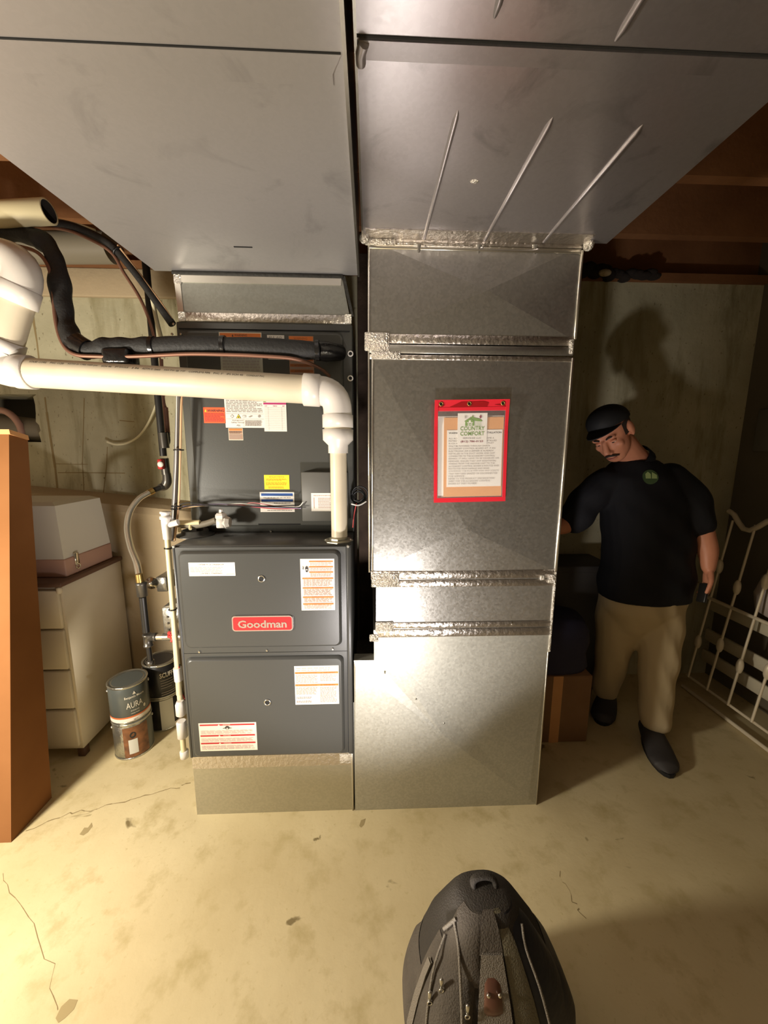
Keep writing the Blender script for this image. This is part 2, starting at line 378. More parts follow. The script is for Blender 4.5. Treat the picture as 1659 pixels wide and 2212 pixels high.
# back wall with a rough opening at its left part
o1 = at(78, 852, Y=YB); o2 = at(84, 955, Y=YB); OX = o1.x; OZ1 = o1.z; OZ0 = o2.z
wb = MB('wall_concrete')
ZT = 2.42
wb.box(OX, YB, 0, XR, YB+.25, ZT); wb.box(XL, YB, 0, OX, YB+.25, OZ0); wb.box(XL, YB, OZ1, OX, YB+.25, ZT)
wall_back = struct(wb.build('wall_back'))
random.seed(3); pj_ = []; zz = OZ0
while zz < OZ1:
    pj_.append(V(OX-random.uniform(.002, .022), YB-.0005, zz)); zz += random.uniform(.012, .035)
pj_ += [V(OX+.002, YB-.0005, OZ1), V(OX+.002, YB-.0005, OZ0)]
MB('wall_concrete').prism(pj_, (0, .2, 0)).build('broken_edge', wall_back)
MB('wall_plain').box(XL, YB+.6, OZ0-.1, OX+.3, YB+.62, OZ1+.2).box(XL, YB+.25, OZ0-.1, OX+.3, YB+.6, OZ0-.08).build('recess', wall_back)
# concrete sill band, form seam, form marks
MB('wall_lower').box(-1.75, YB-.03, 2.28, -.75, YB, ZT, .006).build('sill_band', wall_back)
def seam(pts, w):
    mb = MB('crack_dark'); P = [at(x, y, Y=YB-.0006) for x, y in pts]
    for i in range(len(P)-1):
        a, b = w*random.uniform(.5, 1), w*random.uniform(.5, 1)
        if abs(P[i].z-P[i+1].z) > abs(P[i].x-P[i+1].x): da, db = V(a, 0, 0), V(b, 0, 0)
        else: da, db = V(0, 0, a), V(0, 0, b)
        mb.add([P[i]-da, P[i+1]-db, P[i+1]+db, P[i]+da], [(0, 1, 2, 3)])
    mb.build('form_seam', wall_back)
seam([(97, 858), (101, 890), (106, 925), (112, 965), (119, 1010), (126, 1075)], .007)
seam([(68, 640), (72, 690), (80, 740), (84, 775)], .007)
seam([(182, 860), (180, 930), (178, 1000), (182, 1075)], .003)
seam([(232, 965), (230, 1010), (222, 1075)], .003)
seam([(125, 1021), (180, 1021), (270, 1022)], .0025)
seam([(120, 1002), (160, 1003), (190, 1003)], .002)
seam([(258, 908), (275, 910), (290, 911)], .003)
# thick lower course of the wall
lc = MB('wall_lower'); xs = [XL, -1.7, -1.3, -1.0, -.72]
ring = lambda x, z: [V(x, YB, .0), V(x, YB-.16, 0), V(x, YB-.16, z-.05), V(x, YB-.145, z-.015), V(x, YB-.10, z), V(x, YB, z+.02)]
lc.loft([ring(x, 1.225-.1*(x+1.75)/1.0) for x in xs], True, False)
struct(lc.build('wall_lower_course'))
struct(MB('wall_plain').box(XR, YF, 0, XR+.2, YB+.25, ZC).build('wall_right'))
struct(MB('wall_fill_pale').box(XL-.2, YF, 0, XL, YB+.25, ZC).build('wall_left'))
struct(MB('wall_fill_pale').box(XL-.2, YF-.2, 0, XR+.2, YF, ZC).build('wall_front'))
ceil = struct(MB('subfloor_wood').box(XL-.2, YF-.2, ZC, XR+.2, YB+.25, ZC+.03).build('ceiling'))
y = YB-.02
for i in range(13):
    yy = (YB+.05) if i == 0 else YB+.05-.075-.38*i
    MB('joist_wood').box(XL, yy, ZJ, XR, yy+.045, ZC).build('joist', ceil)
MB('joist_wood').box(XL, YB-.03, ZT, XR, YB+.14, ZJ).build('sill_plate', ceil)

mat('post_wood', (104, 86, 72), .85, 0, .2, noise=(7, .5, (66, 54, 46)), bump=(30, .4, 5))
struct(MB('post_wood').box(-.055, 2.135, 0, .10, 2.225, ZJ, .003, 1).build('wood_post'))
# ------------------------------------------------------------------ furnace
FX0, FX1, FY0, FY1, FZ0, FZ1 = -.709, -.064, 1.38, 2.09, .27, 1.136
YD = 1.364      # face of the embossed doors
fur = thing('furnace', (-.386, FY0, FZ0), 'dark grey gas furnace with red maker badge on its embossed upper door', 'furnace')
MB('furnace_grey').box(FX0, FY0+.004, FZ0, FX1, FY1, FZ1, .004, 1).build('cabinet', fur)
def rrect(x0, z0, x1, z1, y, r, n=5):
    P = []
    for cx, cz, a0 in ((x1-r, z1-r, 0), (x0+r, z1-r, 90), (x0+r, z0+r, 180), (x1-r, z0+r, 270)):
        for k in range(n+1):
            a = R(a0+90*k/n); P.append(V(cx+r*math.cos(a), y, cz+r*math.sin(a)))
    return P
def door(name, x0, z0, x1, z1, px0, pz0, px1, pz1):
    """flat flange with one raised, round-cornered panel"""
    mb = MB('furnace_door'); mb.box(x0, FY0-.002, z0, x1, FY0+.004, z1)
    mb.loft([rrect(px0, pz0, px1, pz1, FY0-.001, .02), rrect(px0+.004, pz0+.004, px1-.004, pz1-.004, YD+.004, .02), rrect(px0+.010, pz0+.010, px1-.010, pz1-.010, YD, .018)], False)
    mb.add(rrect(px0+.010, pz0+.010, px1-.010, pz1-.010, YD, .018), [list(range(24))])
    return mb.build(name, fur)
zt = at(560, 1188, Y=FY0).z; zm1 = at(560, 1396, Y=FY0).z; zm2 = at(560, 1416, Y=FY0).z; zb = at(560, 1628, Y=FY0).z; zm = (zm1+zm2)/2
ux0 = at(394, 1290, Y=FY0).x; ux1 = at(738, 1290, Y=FY0).x; lx0 = at(410, 1500, Y=FY0).x; lx1 = at(744, 1500, Y=FY0).x
ud = door('upper_door', FX0+.010, zm-.004, FX1-.020, FZ1-.006, ux0, zm1, ux1, zt)
ld = door('lower_door', FX0+.010, FZ0+.004, FX1-.020, zm-.006, lx0, zb, lx1, zm2)
MB('furnace_grey').box(FX1-.018, FY0-.004, FZ0, FX1, FY0+.006, FZ1, .002, 1).build('right_post', fur)
MB('furnace_grey').box(FX0, FY0-.004, FZ0, FX0+.010, FY0+.006, FZ1, .002, 1).build('left_post', fur)
for q in ((431, 1408), (577, 1405), (719, 1402)): screw(fur, at(*q, Y=FY0-.002), r=.0055)
for q in ((375, 1181), (752, 1181)): screw(fur, at(*q, Y=FY0-.004), r=.006)
# sight glasses
for q in ((565, 1250), (578, 1517)):
    p = at(*q, Y=YD); o = MB('screw_metal').torus(p+V(0, -.001, 0), .011, .0028, (0, 1, 0), 20, 6).build('sight_glass_ring', fur)
    MB('dark_hole').lathe(p, [(.010, 0), (.010, .0012), (.004, .0014)], (0, -1, 0), 16).build('sight_glass', o)
# badge
c0, c1 = at(501, 1330, Y=YD), at(634, 1361, Y=YD); bx0, bx1, bz1, bz0 = c0.x, c1.x, c0.z, c1.z
def rplate(mb, x0, z0, x1, z1, ya, yb, r):
    mb.loft([rrect(x0, z0, x1, z1, ya, r), rrect(x0, z0, x1, z1, yb+.001, r), rrect(x0+.001, z0+.001, x1-.001, z1-.001, yb, r-.001)], True, False); return mb
bd = rplate(MB('badge_silver'), bx0, bz0, bx1, bz1, YD, YD-.006, .012).build('badge', fur)
rplate(MB('badge_red'), bx0+.004, bz0+.004, bx1-.004, bz1-.004, YD-.005, YD-.0068, .009).build('badge_field', bd)
me = text_mesh('Goodman', .025, spacing=.98); a, b_, c, d = text_size(me)
tw, thh = (bx1-bx0)*.80, (bz1-bz0)*.50; tx = bx0+(bx1-bx0)*.10; tz = bz0+(bz1-bz0)*.24
lt = MB('badge_silver'); P0 = [V(tx+tw*(v.co.x-a)/(b_-a), YD-.0085, tz+thh*(v.co.y-c)/(d-c)) for v in me.vertices]
lt.add(P0, [list(p.vertices) for p in me.polygons]); lt.build('badge_lettering', bd, fix=False)
# door labels
sheet('instruction_label', fur, (408, 1215, 508, 1244), YD, 'paper_white', [('text', .2, .09, .76, .2, 'CONTIENE PVC DE CONDENSACION', 'ink_dark'), ('lines', .03, .32, .74, .74, 5, 'ink_pale'), ('text', .24, .76, .72, .87, 'CONTIENE EL CONDENSADO', 'ink_dark'), ('lines', .8, .84, .98, .9, 1, 'ink_grey')], 3)
def wb_(v, u0=.05, cap=.35, m_='ink_orange'): return ('bar', u0, v, .96, v+.027, m_)
its = []
for v, u0, e, n in ((.035, .26, .13, 3), (.138, .26, .23, 2), (.24, .26, .345, 3), (.36, .05, .53, 6), (.545, .05, .71, 6), (.725, .05, .84, 4), (.858, .05, .97, 4)):
    its += [('bar', u0, v, .96, v+.027, 'ink_orange'), ('text', u0+(.96-u0)*.3, v+.006, u0+(.96-u0)*.68, v+.021, 'WARNING', 'ink_brown'), ('lines', u0+.03, v+.035, .93, e, n, 'ink_pale')]
its += [('poly', [(.16, .15), (.2, .13), (.23, .17), (.24, .2), (.21, .25), (.17, .25), (.14, .2)], 'ink_dark'), ('bar', .155, .195, .22, .21, 'paper_white'), ('bar', .06, .14, .09, .15, 'ink_dark'), ('bar', .09, .15, .11, .17, 'ink_dark'), ('bar', .07, .17, .1, .195, 'ink_dark'), ('bar', .26, .06, .262, .35, 'ink_pale')]
sheet('warning_label', fur, (650, 1207, 723, 1318), YD, 'paper_white', its, 4)
its = [('lines', .04, .03, .84, .14, 2, 'ink_pale')]
for v in (.15, .465):
    its += [('bar', .01, v, .99, v+.05, 'ink_orange'), ('poly', [(.04, v+.042), (.07, v+.042), (.055, v+.01)], 'ink_brown'), ('text', .1, v+.012, .5, v+.038, 'WARNING', 'ink_brown'), ('poly', [(.59, v+.042), (.62, v+.042), (.605, v+.01)], 'ink_brown'), ('text', .66, v+.012, .92, v+.038, 'AVERTISSEMENT', 'ink_brown')]
its += [('lines', .03, .22, .53, .44, 7, 'ink_pale'), ('lines', .58, .22, .96, .40, 5, 'ink_pale'), ('lines', .03, .54, .52, .74, 7, 'ink_pale'), ('lines', .57, .54, .97, .95, 12, 'ink_pale'), ('lines', .03, .79, .38, .85, 2, 'ink_grey'), ('lines', .03, .89, .38, .95, 2, 'ink_grey'), ('bar', .555, .22, .558, .78, 'ink_pale')]
sheet('warning_label', fur, (637, 1438, 732, 1521), YD, 'paper_white', its, 5)
its = []
for v, e in ((.04, .36), (.42, .66), (.69, .97)):
    its += [('bar', .02, v, .97, v+.055, 'ink_red'), ('poly', [(.33, v+.05), (.37, v+.05), (.35, v+.006)], 'paper_cream'), ('text', .42, v+.012, .55, v+.042, 'DANGER', 'paper_cream')]
its += [('lines', .03, .25, .97, .39, 4, 'ink_pale'), ('lines', .03, .53, .97, .66, 4, 'ink_pale'), ('lines', .03, .79, .97, .94, 4, 'ink_pale'), ('poly', [(.45, .17), (.475, .11), (.50, .10), (.52, .12), (.535, .17), (.515, .22), (.475, .22)], 'ink_dark'), ('poly', [(.48, .17), (.51, .17), (.505, .205), (.485, .205)], 'paper_cream'), ('bar', .42, .17, .46, .19, 'ink_dark'), ('bar', .53, .17, .57, .19, 'ink_dark')]
sheet('danger_label', fur, (431, 1561, 555, 1621), YD, 'paper_cream', its, 6)
# knockout collar on the cabinet top
kc = at(412, 1158, Z=FZ1); kc.z = FZ1; kc.y += .02; kc.x += .01
MB('furnace_grey').lathe(kc, [(.072, 0), (.072, .004), (.052, .008), (.050, .022), (.046, .022), (.046, .006), (.0, .006)], (0, 0, 1), 28, False).build('intake_collar', fur)
fc = at(731, 1168, Z=FZ1)
MB('base_steel').lathe(V(fc.x, fc.y, FZ1), [(.056, 0), (.056, .004), (.034, .006), (.034, .012), (.0, .012)], (0, 0, 1), 8, False, False).build('vent_flange', fur)
for dx in (-.047, .047): screw(fur, V(fc.x+dx, fc.y-.005, FZ1+.004), (0, 0, 1), .004)

# furnace base plenum
bp_ = thing('base_plenum', (-.386, FY0, 0), 'low galvanized steel box on the floor carrying the dark grey furnace', 'duct')
MB('base_steel').box(FX0+.004, FY0+.004, 0, FX1, FY1, FZ0).build('box_body', bp_)
MB('foil_tape').box(FX0+.003, FY0+.0025, FZ0-.055, FX1-.001, FY0+.0045, FZ0-.001).build('tape_band', bp_)
MB('foil_crinkle').box(FX1-.055, FY0+.0018, FZ0-.05, FX1-.006, FY0+.0040, FZ0-.004, .0008, 1).build('tape_patch', bp_)
MB('edge_steel').box(FX1-.007, FY0-.001, .0, FX1-.001, FY0+.006, FZ0-.002, .001, 1).build('corner_seam', bp_)

# ------------------------------------------------------------------ evaporator coil cabinet
CX0, CX1, CY0, CY1, CZ0, CZ1 = -.735, -.062, 1.60, 2.11, FZ1, 1.962
coil = thing('coil_cabinet', (-.4, CY0, CZ0), 'dark grey evaporator coil cabinet covered in stickers on top of the furnace', 'coil cabinet')
MB('coil_grey').box(CX0, CY0, CZ0, CX1, CY1, CZ1, .004, 1).build('cabinet', coil)
def cat_(px, py): return at(px, py, Y=CY0)
# raised front door between two side strips, stopping above the drain pan
dz0 = cat_(560, 1137).z; dz1 = cat_(560, 717).z; dx0 = CX0+.03; dx1 = CX1-.035
mb = MB('coil_grey'); YC = CY0-.012
mb.loft([rrect(dx0, dz0, dx1, dz1, CY0, .022), rrect(dx0+.003, dz0+.003, dx1-.003, dz1-.003, YC+.003, .021), rrect(dx0+.009, dz0+.009, dx1-.009, dz1-.009, YC, .018)], False)
mb.add(rrect(dx0+.009, dz0+.009, dx1-.009, dz1-.009, YC, .018), [list(range(24))]); mb.build('front_door', coil)
MB('dark_gap').box(CX0+.01, CY0-.0015, CZ1-.028, CX1-.01, CY0, CZ1-.024).build('top_joint', coil)
MB('dark_gap').box(cat_(560, 1132).x, YC-.001, cat_(560, 1133).z, cat_(650, 1132).x, YC+.002, cat_(560, 1130).z).build('drain_slot', coil)
for q in ((757, 764), (757, 817)):
    p = at(*q, Y=CY0-.001); o = MB('paper_white').torus(p, .009, .0028, (0, 1, 0), 18, 6).build('grommet', coil)
    MB('dark_hole').lathe(p, [(.008, 0), (.008, .001), (.002, .0012)], (0, -1, 0), 14).build('hole', o)
for q in ((372, 722), (391, 722), (585, 1148), (375, 700)): screw(coil, at(*q, Y=CY0-.001), r=.005)
# a sticker-covered control box low on the right
KB = 1.54; k0, k1 = at(650, 1020, Y=KB), at(752, 1126, Y=KB)
kb = MB('control_grey').box(k0.x, KB, k1.z, k1.x, CY0-.001, k0.z, .003, 1).build('control_box', coil)
x0, y0, x1, y1 = 672, 1065, 722, 1104; a_, b2 = at(x0, y0, Y=KB), at(x1, y1, Y=KB)
mb = MB('paper_white'); mb.box(a_.x, KB-.0008, b2.z, b2.x, KB, a_.z); printing(mb, V(a_.x, KB-.0008, a_.z), V(b2.x-a_.x, 0, 0), V(0, 0, b2.z-a_.z), V(0, -1, 0), [('lines', .1, .1, .9, .18, 1, 'ink_pale'), ('bar', .1, .25, .14, .85, 'ink_pale'), ('lines', .3, .25, .85, .85, 7, 'ink_pale')], 8); mb.build('wiring_label', kb)
sheet('warning_label', coil, (476, 718, 567, 822), YC, 'paper_grey', [('bar', .0, .0, 1, .155, 'paper_cream'), ('bar', .02, .02, .98, .10, 'ink_orange'), ('poly', [(.3, .09), (.34, .09), (.32, .035)], 'ink_dark'), ('text', .36, .038, .66, .085, 'WARNING', 'ink_dark'), ('lines', .05, .11, .9, .145, 1, 'ink_grey'), ('lines', .05, .5, .95, .88, 6, 'ink_grey'), ('text', .04, .91, .66, .96, 'ELECTROPAC OTHER', 'ink_dark')], 9)
sheet('model_sticker', coil, (577, 724, 614, 734), YC, 'paper_white', [('text', .12, .25, .4, .8, 'P1', 'ink_grey'), ('text', .55, .25, .85, .8, '60', 'ink_grey')], 10)
sheet('model_sticker', coil, (580, 771, 614, 777), YC, 'paper_grey', [('lines', .05, .2, .7, .8, 1, 'ink_dark'), ('disc', .9, .5, .002, 'ink_dark')], 11)
its = [('bar', .02, .01, .98, .105, 'ink_orange'), ('text', .2, .03, .75, .085, 'WARNING', 'ink_brown')]
for v in (.5, .63, .76, .88): its += [('bar', .03, v, .97, v+.055, 'ink_brown'), ('text', .2, v+.012, .8, v+.043, 'ATTENTION', 'ink_dark'), ('lines', .04, v+.06, .9, v+.115, 2, 'ink_grey')]
sheet('warning_label', coil, (625, 726, 678, 822), YC, 'sticker_brown', its, 12)
sheet('warning_sticker', coil, (440, 880, 487, 914), YC, 'sticker_orange', [('poly', [(.06, .28), (.14, .28), (.1, .12)], 'sticker_yellow'), ('text', .18, .13, .95, .28, 'WARNING', 'ink_dark', .02), ('lines', .05, .36, .95, .92, 6, 'ink_red')], 13)
its = [('lines', .04, .04, .96, .50, 9, 'ink_grey'), ('bar', .02, .54, .98, .546, 'ink_grey'), ('bar', .02, .71, .98, .716, 'ink_grey'),
       ('poly', [(.13, .625), (.18, .56), (.23, .625), (.18, .69)], 'ink_grey'), ('poly', [(.15, .625), (.18, .585), (.21, .625), (.18, .665)], 'paper_white'), ('poly', [(.28, .69), (.34, .55), (.40, .69)], 'ink_dark'), ('poly', [(.295, .682), (.34, .572), (.385, .682)], 'sticker_yellow'), ('disc', .34, .65, .003, 'ink_dark'),
       ('bar', .45, .59, .53, .66, 'ink_grey'), ('bar', .46, .6, .49, .65, 'paper_white'), ('bar', .50, .6, .52, .65, 'paper_white'), ('poly', [(.59, .64), (.66, .60), (.7, .61), (.64, .66)], 'ink_grey'), ('disc', .87, .62, .005, 'ink_grey'),
       ('text', .18, .745, .46, .79, 'Refrigerant', 'ink_dark'), ('text', .15, .81, .47, .865, 'Safety Group', 'ink_dark'), ('text', .28, .90, .38, .95, 'A2L', 'ink_dark'), ('bar', .46, .72, .464, .99, 'ink_grey'), ('lines', .50, .76, .93, .95, 5, 'ink_grey')]
sheet('refrigerant_label', coil, (486, 858, 571, 924), YC, 'paper_white', its, 14)
its = [('poly', [(0, .1), (0, .02), (.14, .1)], 'logo_green'), ('lines', .16, .03, .7, .09, 1, 'ink_magenta'), ('bar', 0, .115, 1, .17, 'ink_magenta'), ('text', .42, .20, .6, .235, 'MEMO', 'ink_magenta'), ('text', .06, .2, .16, .235, 'DATE', 'ink_magenta'), ('text', .84, .2, .94, .235, 'BY', 'ink_magenta'), ('bar', .2, .25, .206, .97, 'ink_grey'), ('bar', .79, .25, .796, .97, 'ink_grey')]
its += [('bar', .04, .27+.055*i, .96, .273+.055*i, 'ink_grey') for i in range(13)]
sheet('service_record_card', coil, (570, 862, 619, 932), YC-.0012, 'paper_white', its, 15)
sheet('warning_sticker', coil, (494, 925, 525, 951), YC, 'paper_cream', [('bar', .03, .03, .97, .2, 'ink_orange'), ('bar', .03, .22, .97, .45, 'sticker_brown'), ('lines', .05, .23, .95, .44, 3, 'ink_dark'), ('bar', .03, .48, .97, .95, 'sticker_brown'), ('lines', .05, .5, .95, .94, 5, 'ink_grey')], 16)
sheet('notice_sticker', coil, (571, 1026, 625, 1057), YC, 'sticker_yellow', [('text', .2, .1, .8, .18, 'INSTALLER ATTENTION', 'ink_brown'), ('lines', .08, .24, .9, .42, 3, 'ink_yellow_dark'), ('lines', .06, .5, .94, .72, 3, 'ink_yellow_dark'), ('lines', .15, .8, .8, .95, 2, 'ink_yellow_dark')], 17)
sheet('refrigerant_sticker', coil, (562, 1063, 636, 1106), YC, 'paper_white', [('bar', .04, .06, .96, .19, 'ink_blue'), ('lines', .1, .24, .9, .31, 1, 'ink_grey'), ('bar', .04, .36, .96, .48, 'ink_blue'), ('lines', .4, .52, .92, .57, 1, 'ink_dark'), ('lines', .2, .88, .95, .95, 1, 'ink_grey')], 18)

# ------------------------------------------------------------------ supply plenum and supply trunk
pl = thing('supply_plenum', (-.39, CY0, CZ1), 'short galvanized plenum with foil-taped corners between coil cabinet and overhead duct', 'duct')
pz1 = 2.135; px0, px1 = CX0+.012, CX1-.004
mb = MB('plenum_steel')
fr = [V(px0, CY0+.004, CZ1), V(px1, CY0+.004, CZ1), V(px1-.034, CY0+.004, pz1), V(px0-.008, CY0+.004, pz1)]
bk = [p+V(0, .5, 0) for p in fr]; mb.add(fr+bk, [(0, 1, 2, 3), (5, 4, 7, 6), (1, 5, 6, 2), (4, 0, 3, 7), (3, 2, 6, 7), (0, 4, 5, 1)]); mb.build('body', pl)
MB('foil_tape').box(px0+.002, CY0, CZ1+.002, px1-.003, CY0+.004, CZ1+.034, .001, 1).build('tape_band', pl)
MB('edge_steel').add([fr[3]+V(.01, -.004, -.034), fr[2]+V(-.004, -.004, -.034), fr[2]+V(-.002, -.004, -.008), fr[3]+V(.006, -.004, -.008), fr[3]+V(.01, .001, -.034), fr[2]+V(-.004, .001, -.034), fr[2]+V(-.002, .001, -.008), fr[3]+V(.006, .001, -.008)], [(0, 1, 2, 3), (4, 7, 6, 5), (0, 4, 5, 1), (3, 2, 6, 7), (0, 3, 7, 4), (1, 5, 6, 2)]).build('top_flange', pl)
MB('seal_black').box(px0-.012, CY0-.006, pz1-.008, px1-.03, CY0+.004, pz1+.004, .002, 1).build('sealant_bead', pl)
MB('seal_black').prism([fr[1]+V(.001, -.004, .03), fr[2]+V(-.001, -.004, 0), fr[2]+V(.012, -.004, 0), fr[1]+V(.010, -.004, .03)], (0, .006, 0)).build('sealant_bead', pl)
MB('edge_steel').prism([fr[0]+V(-.001, -.003, .03), fr[0]+V(.02, -.003, .03), fr[3]+V(.022, -.003, 0), fr[3]+V(0, -.003, 0)], (0, .006, 0)).build('side_flange', pl)
for p, s_ in ((fr[0]+V(.012, -.005, .018), 1), (fr[1]+V(-.012, -.005, .02), 1), (fr[3]+V(.014, -.005, -.022), 1)):
    MB('foil_crinkle').box(p.x-.014, p.y-.001, p.z-.018, p.x+.014, p.y+.006, p.z+.018, .003, 2).build('tape_patch', pl)

ZL = 2.14
tl = thing('overhead_supply_duct', (-.44, 0, ZL), 'wide matte galvanized trunk duct overhead above the coil cabinet', 'duct')
mb = MB('trunk_left_steel')
fr = [(-.80, 1.605), (-.034, 1.605), (-.040, -1.2), (-.95, -1.2)]
mb.prism([V(x, y_, ZL) for x, y_ in fr], (0, 0, .26)); mb.build('body', tl)
MB('trunk_left_steel').prism([V(-.862, .765, ZL-.002), V(-.045, .765, ZL-.002), V(-.062, .80, ZL-.002), V(-.062, .822, ZL-.002), V(-.857, .822, ZL-.002)], (0, 0, .002)).build('slip_joint', tl)
MB('dark_gap').prism([V(-.864, .7625, ZL-.0012), V(-.045, .7625, ZL-.0012), V(-.045, .766, ZL-.0012), V(-.864, .766, ZL-.0012)], (0, 0, .001)).build('joint_line', tl)
MB('edge_steel').prism([V(-.040, 1.604, ZL-.006), V(-.033, 1.604, ZL-.006), V(-.039, -1.2, ZL-.006), V(-.046, -1.2, ZL-.006)], (0, 0, .25)).build('edge_seam', tl)
q = at(525, 534, Z=ZL-.001); MB('dark_gap').box(q.x-.03, q.y-.003, ZL-.0012, q.x+.03, q.y+.003, ZL).build('scratch', tl)

# ------------------------------------------------------------------ return trunk and return drop
ZR = 2.159
tr = thing('overhead_return_duct', (.37, 0, ZR), 'wide shiny galvanized trunk duct with stiffening ribs above the tall duct', 'duct')
fr = [(-.018, 1.372), (.79, 1.372), (.755, -1.2), (-.03, -1.2)]
MB('trunk_right_steel').prism([V(x, y_, ZR) for x, y_ in fr], (0, 0, .25)).build('body', tr)
for q0, q1 in (((915, 510), (990, 250)), ((1045, 515), (1195, 265)), ((1175, 515), (1390, 280))):
    a_, b2 = at(*q0, Z=ZR-.001), at(*q1, Z=ZR-.001); x = (a_.x+b2.x)/2
    MB('trunk_right_steel').tube([V(x, 1.368, ZR+.001), V(x, b2.y+.01, ZR+.001), V(x, b2.y-.012, ZR+.004)], [.0065, .0065, .004], 10).build('rib', tr)
for q0 in ((1068, 40), (1330, 90)):
    a_ = at(*q0, Z=ZR-.001); MB('trunk_right_steel').tube([V(a_.x, a_.y, ZR+.003), V(a_.x, a_.y-.02, ZR+.001), V(a_.x, -.3, ZR+.001)], [.004, .0065, .0065], 10).build('rib', tr)
MB('trunk_right_steel').prism([V(-.014, .759, ZR-.004), V(.766, .759, ZR-.004), V(.768, .795, ZR-.0015), V(-.016, .795, ZR-.0015)], (0, 0, .006)).build('slip_joint', tr)
MB('dark_gap').prism([V(-.02, .754, ZR-.0012), V(.766, .754, ZR-.0012), V(.766, .758, ZR-.0012), V(-.02, .758, ZR-.0012)], (0, 0, .001)).build('joint_line', tr)
MB('trunk_right_steel').tube([V(-.012, .80, ZR-.002), V(-.012, .78, ZR-.004), V(-.006, .762, ZR-.005)], .009, 10).build('cleat_end', tr)
q = at(1025, 392, Z=ZR); MB('foil_crinkle').ell(q, (.012, .008, .003), None, 8, 6).build('solder_drip', tr)
MB('edge_steel').prism([V(-.02, 1.37, ZR-.004), V(-.015, 1.37, ZR-.004), V(-.027, -1.2, ZR-.004), V(-.032, -1.2, ZR-.004)], (0, 0, .25)).build('edge_seam', tr)

Y0 = 1.38
dr = thing('return_duct', (.33, Y0, 0), 'tall shiny galvanized return duct with taped seams standing beside the furnace', 'duct')
def box_back(mb, x0, x1, z0, z1, y0=Y0, y1=1.98):
    """all faces but the front one"""
    mb.add([(x0, y0, z0), (x1, y0, z0), (x1, y1, z0), (x0, y1, z0), (x0, y0, z1), (x1, y0, z1), (x1, y1, z1), (x0, y1, z1)], [(0, 3, 2, 1), (4, 5, 6, 7), (1, 2, 6, 5), (2, 3, 7, 6), (3, 0, 4, 7)])
def DP(px, py, lift=0.0): p = at(px, py, Y=Y0); return V(p.x, Y0-lift, p.z)
DX0, DX1 = .004, .709
# upper section, cross-broken
uz0, uz1 = 1.858, 2.40; mb = MB('duct_steel'); box_back(mb, DX0, DX1, uz0, uz1)
cc = DP(1050, 632, .018)
mb.add([V(DX0, Y0, uz0), V(DX1, Y0, uz0), V(DX1, Y0, 2.155), V(DX0, Y0, 2.155), cc, V(DX0, Y0, uz1), V(DX1, Y0, uz1)], [(0, 1, 4), (1, 2, 4), (2, 3, 4), (3, 0, 4), (3, 2, 6, 5)])
mb.build('upper_section', dr)
# dimples where the ribs run into the fold
for px in (905, 1034, 1155):
    p = DP(px, 530, 0); p2 = DP(px-3, 590, 0); MB('duct_steel').tube([p+V(0, .004, 0), p.lerp(p2, .4)+V(0, .006, 0), p2+V(0, .006, 0)], [.013, .009, .003], 10).build('fold_dimple', dr)
# main section
mz0, mz1 = 1.03, 1.80; mx0, mx1 = .010, .707; mb = MB('duct_steel'); box_back(mb, mx0, mx1, mz0, mz1)
c = DP(1006, 1141, .016); tl_, tr_, bl_, br_ = V(mx0, Y0, mz1), V(mx1, Y0, mz1), V(mx0, Y0, mz0), V(mx1, Y0, mz0)
e1, e2 = DP(932, 1252, .003), DP(1062, 1248, .003); e1.z = e2.z = mz0; f1, f2 = DP(828, 800, .0), DP(1238, 815, .0); f1.z = mz1; f2.x = mx1
mb.add([tl_, f1, tr_, f2, br_, e2, e1, bl_, c], [(0, 1, 8), (1, 2, 8), (2, 3, 8), (3, 4, 8), (4, 5, 8), (5, 6, 8), (6, 7, 8), (7, 0, 8)])
mb.build('main_section', dr)
# filter rack
MB('duct_steel').box(.028, Y0, .80, .706, 1.98, 1.03).build('filter_rack', dr)
# boot with the throat to the furnace
bz1 = .79; st = .675; bx = .020; mb = MB('boot_steel')
P = [V(-.058, Y0, 0), V(.707, Y0, 0), V(.709, Y0, bz1), V(bx, Y0, bz1), V(bx, Y0, st), V(-.058, Y0, st)]
k1, k2 = DP(948, 1565, .007), DP(985, 1555, .007)
a1, b1 = DP(822, 1388, .006), DP(768, 1440, .004); rc = DP(1140, 1722, .006)
mid1, mid2 = a1.lerp(rc, .43)+V(0, -.002, 0), b1.lerp(rc, .48)+V(0, -.009, 0)
vs = [P[0], P[1], P[2], P[3], a1, P[4], P[5], b1, mid1, mid2, rc]
mb.add(vs, [(0, 1, 10), (0, 10, 9), (0, 9, 7), (1, 2, 10), (2, 8, 10), (10, 8, 9), (2, 3, 4), (2, 4, 8), (4, 5, 9, 8), (5, 7, 9), (3, 5, 4), (5, 6, 7), (6, 0, 7)])
Q = [p+V(0, .05, 0) for p in P]; n = 6; mb.add(P+Q, [(i, (i+1) % n, (i+1) % n+n, i+n) for i in range(n)]+[tuple(range(n, 2*n))])
mb.box(bx, Y0+.05, 0, .708, 1.98, bz1); mb.box(-.0635, Y0+.05, 0, bx, 1.95, .46)
mb.build('boot', dr)
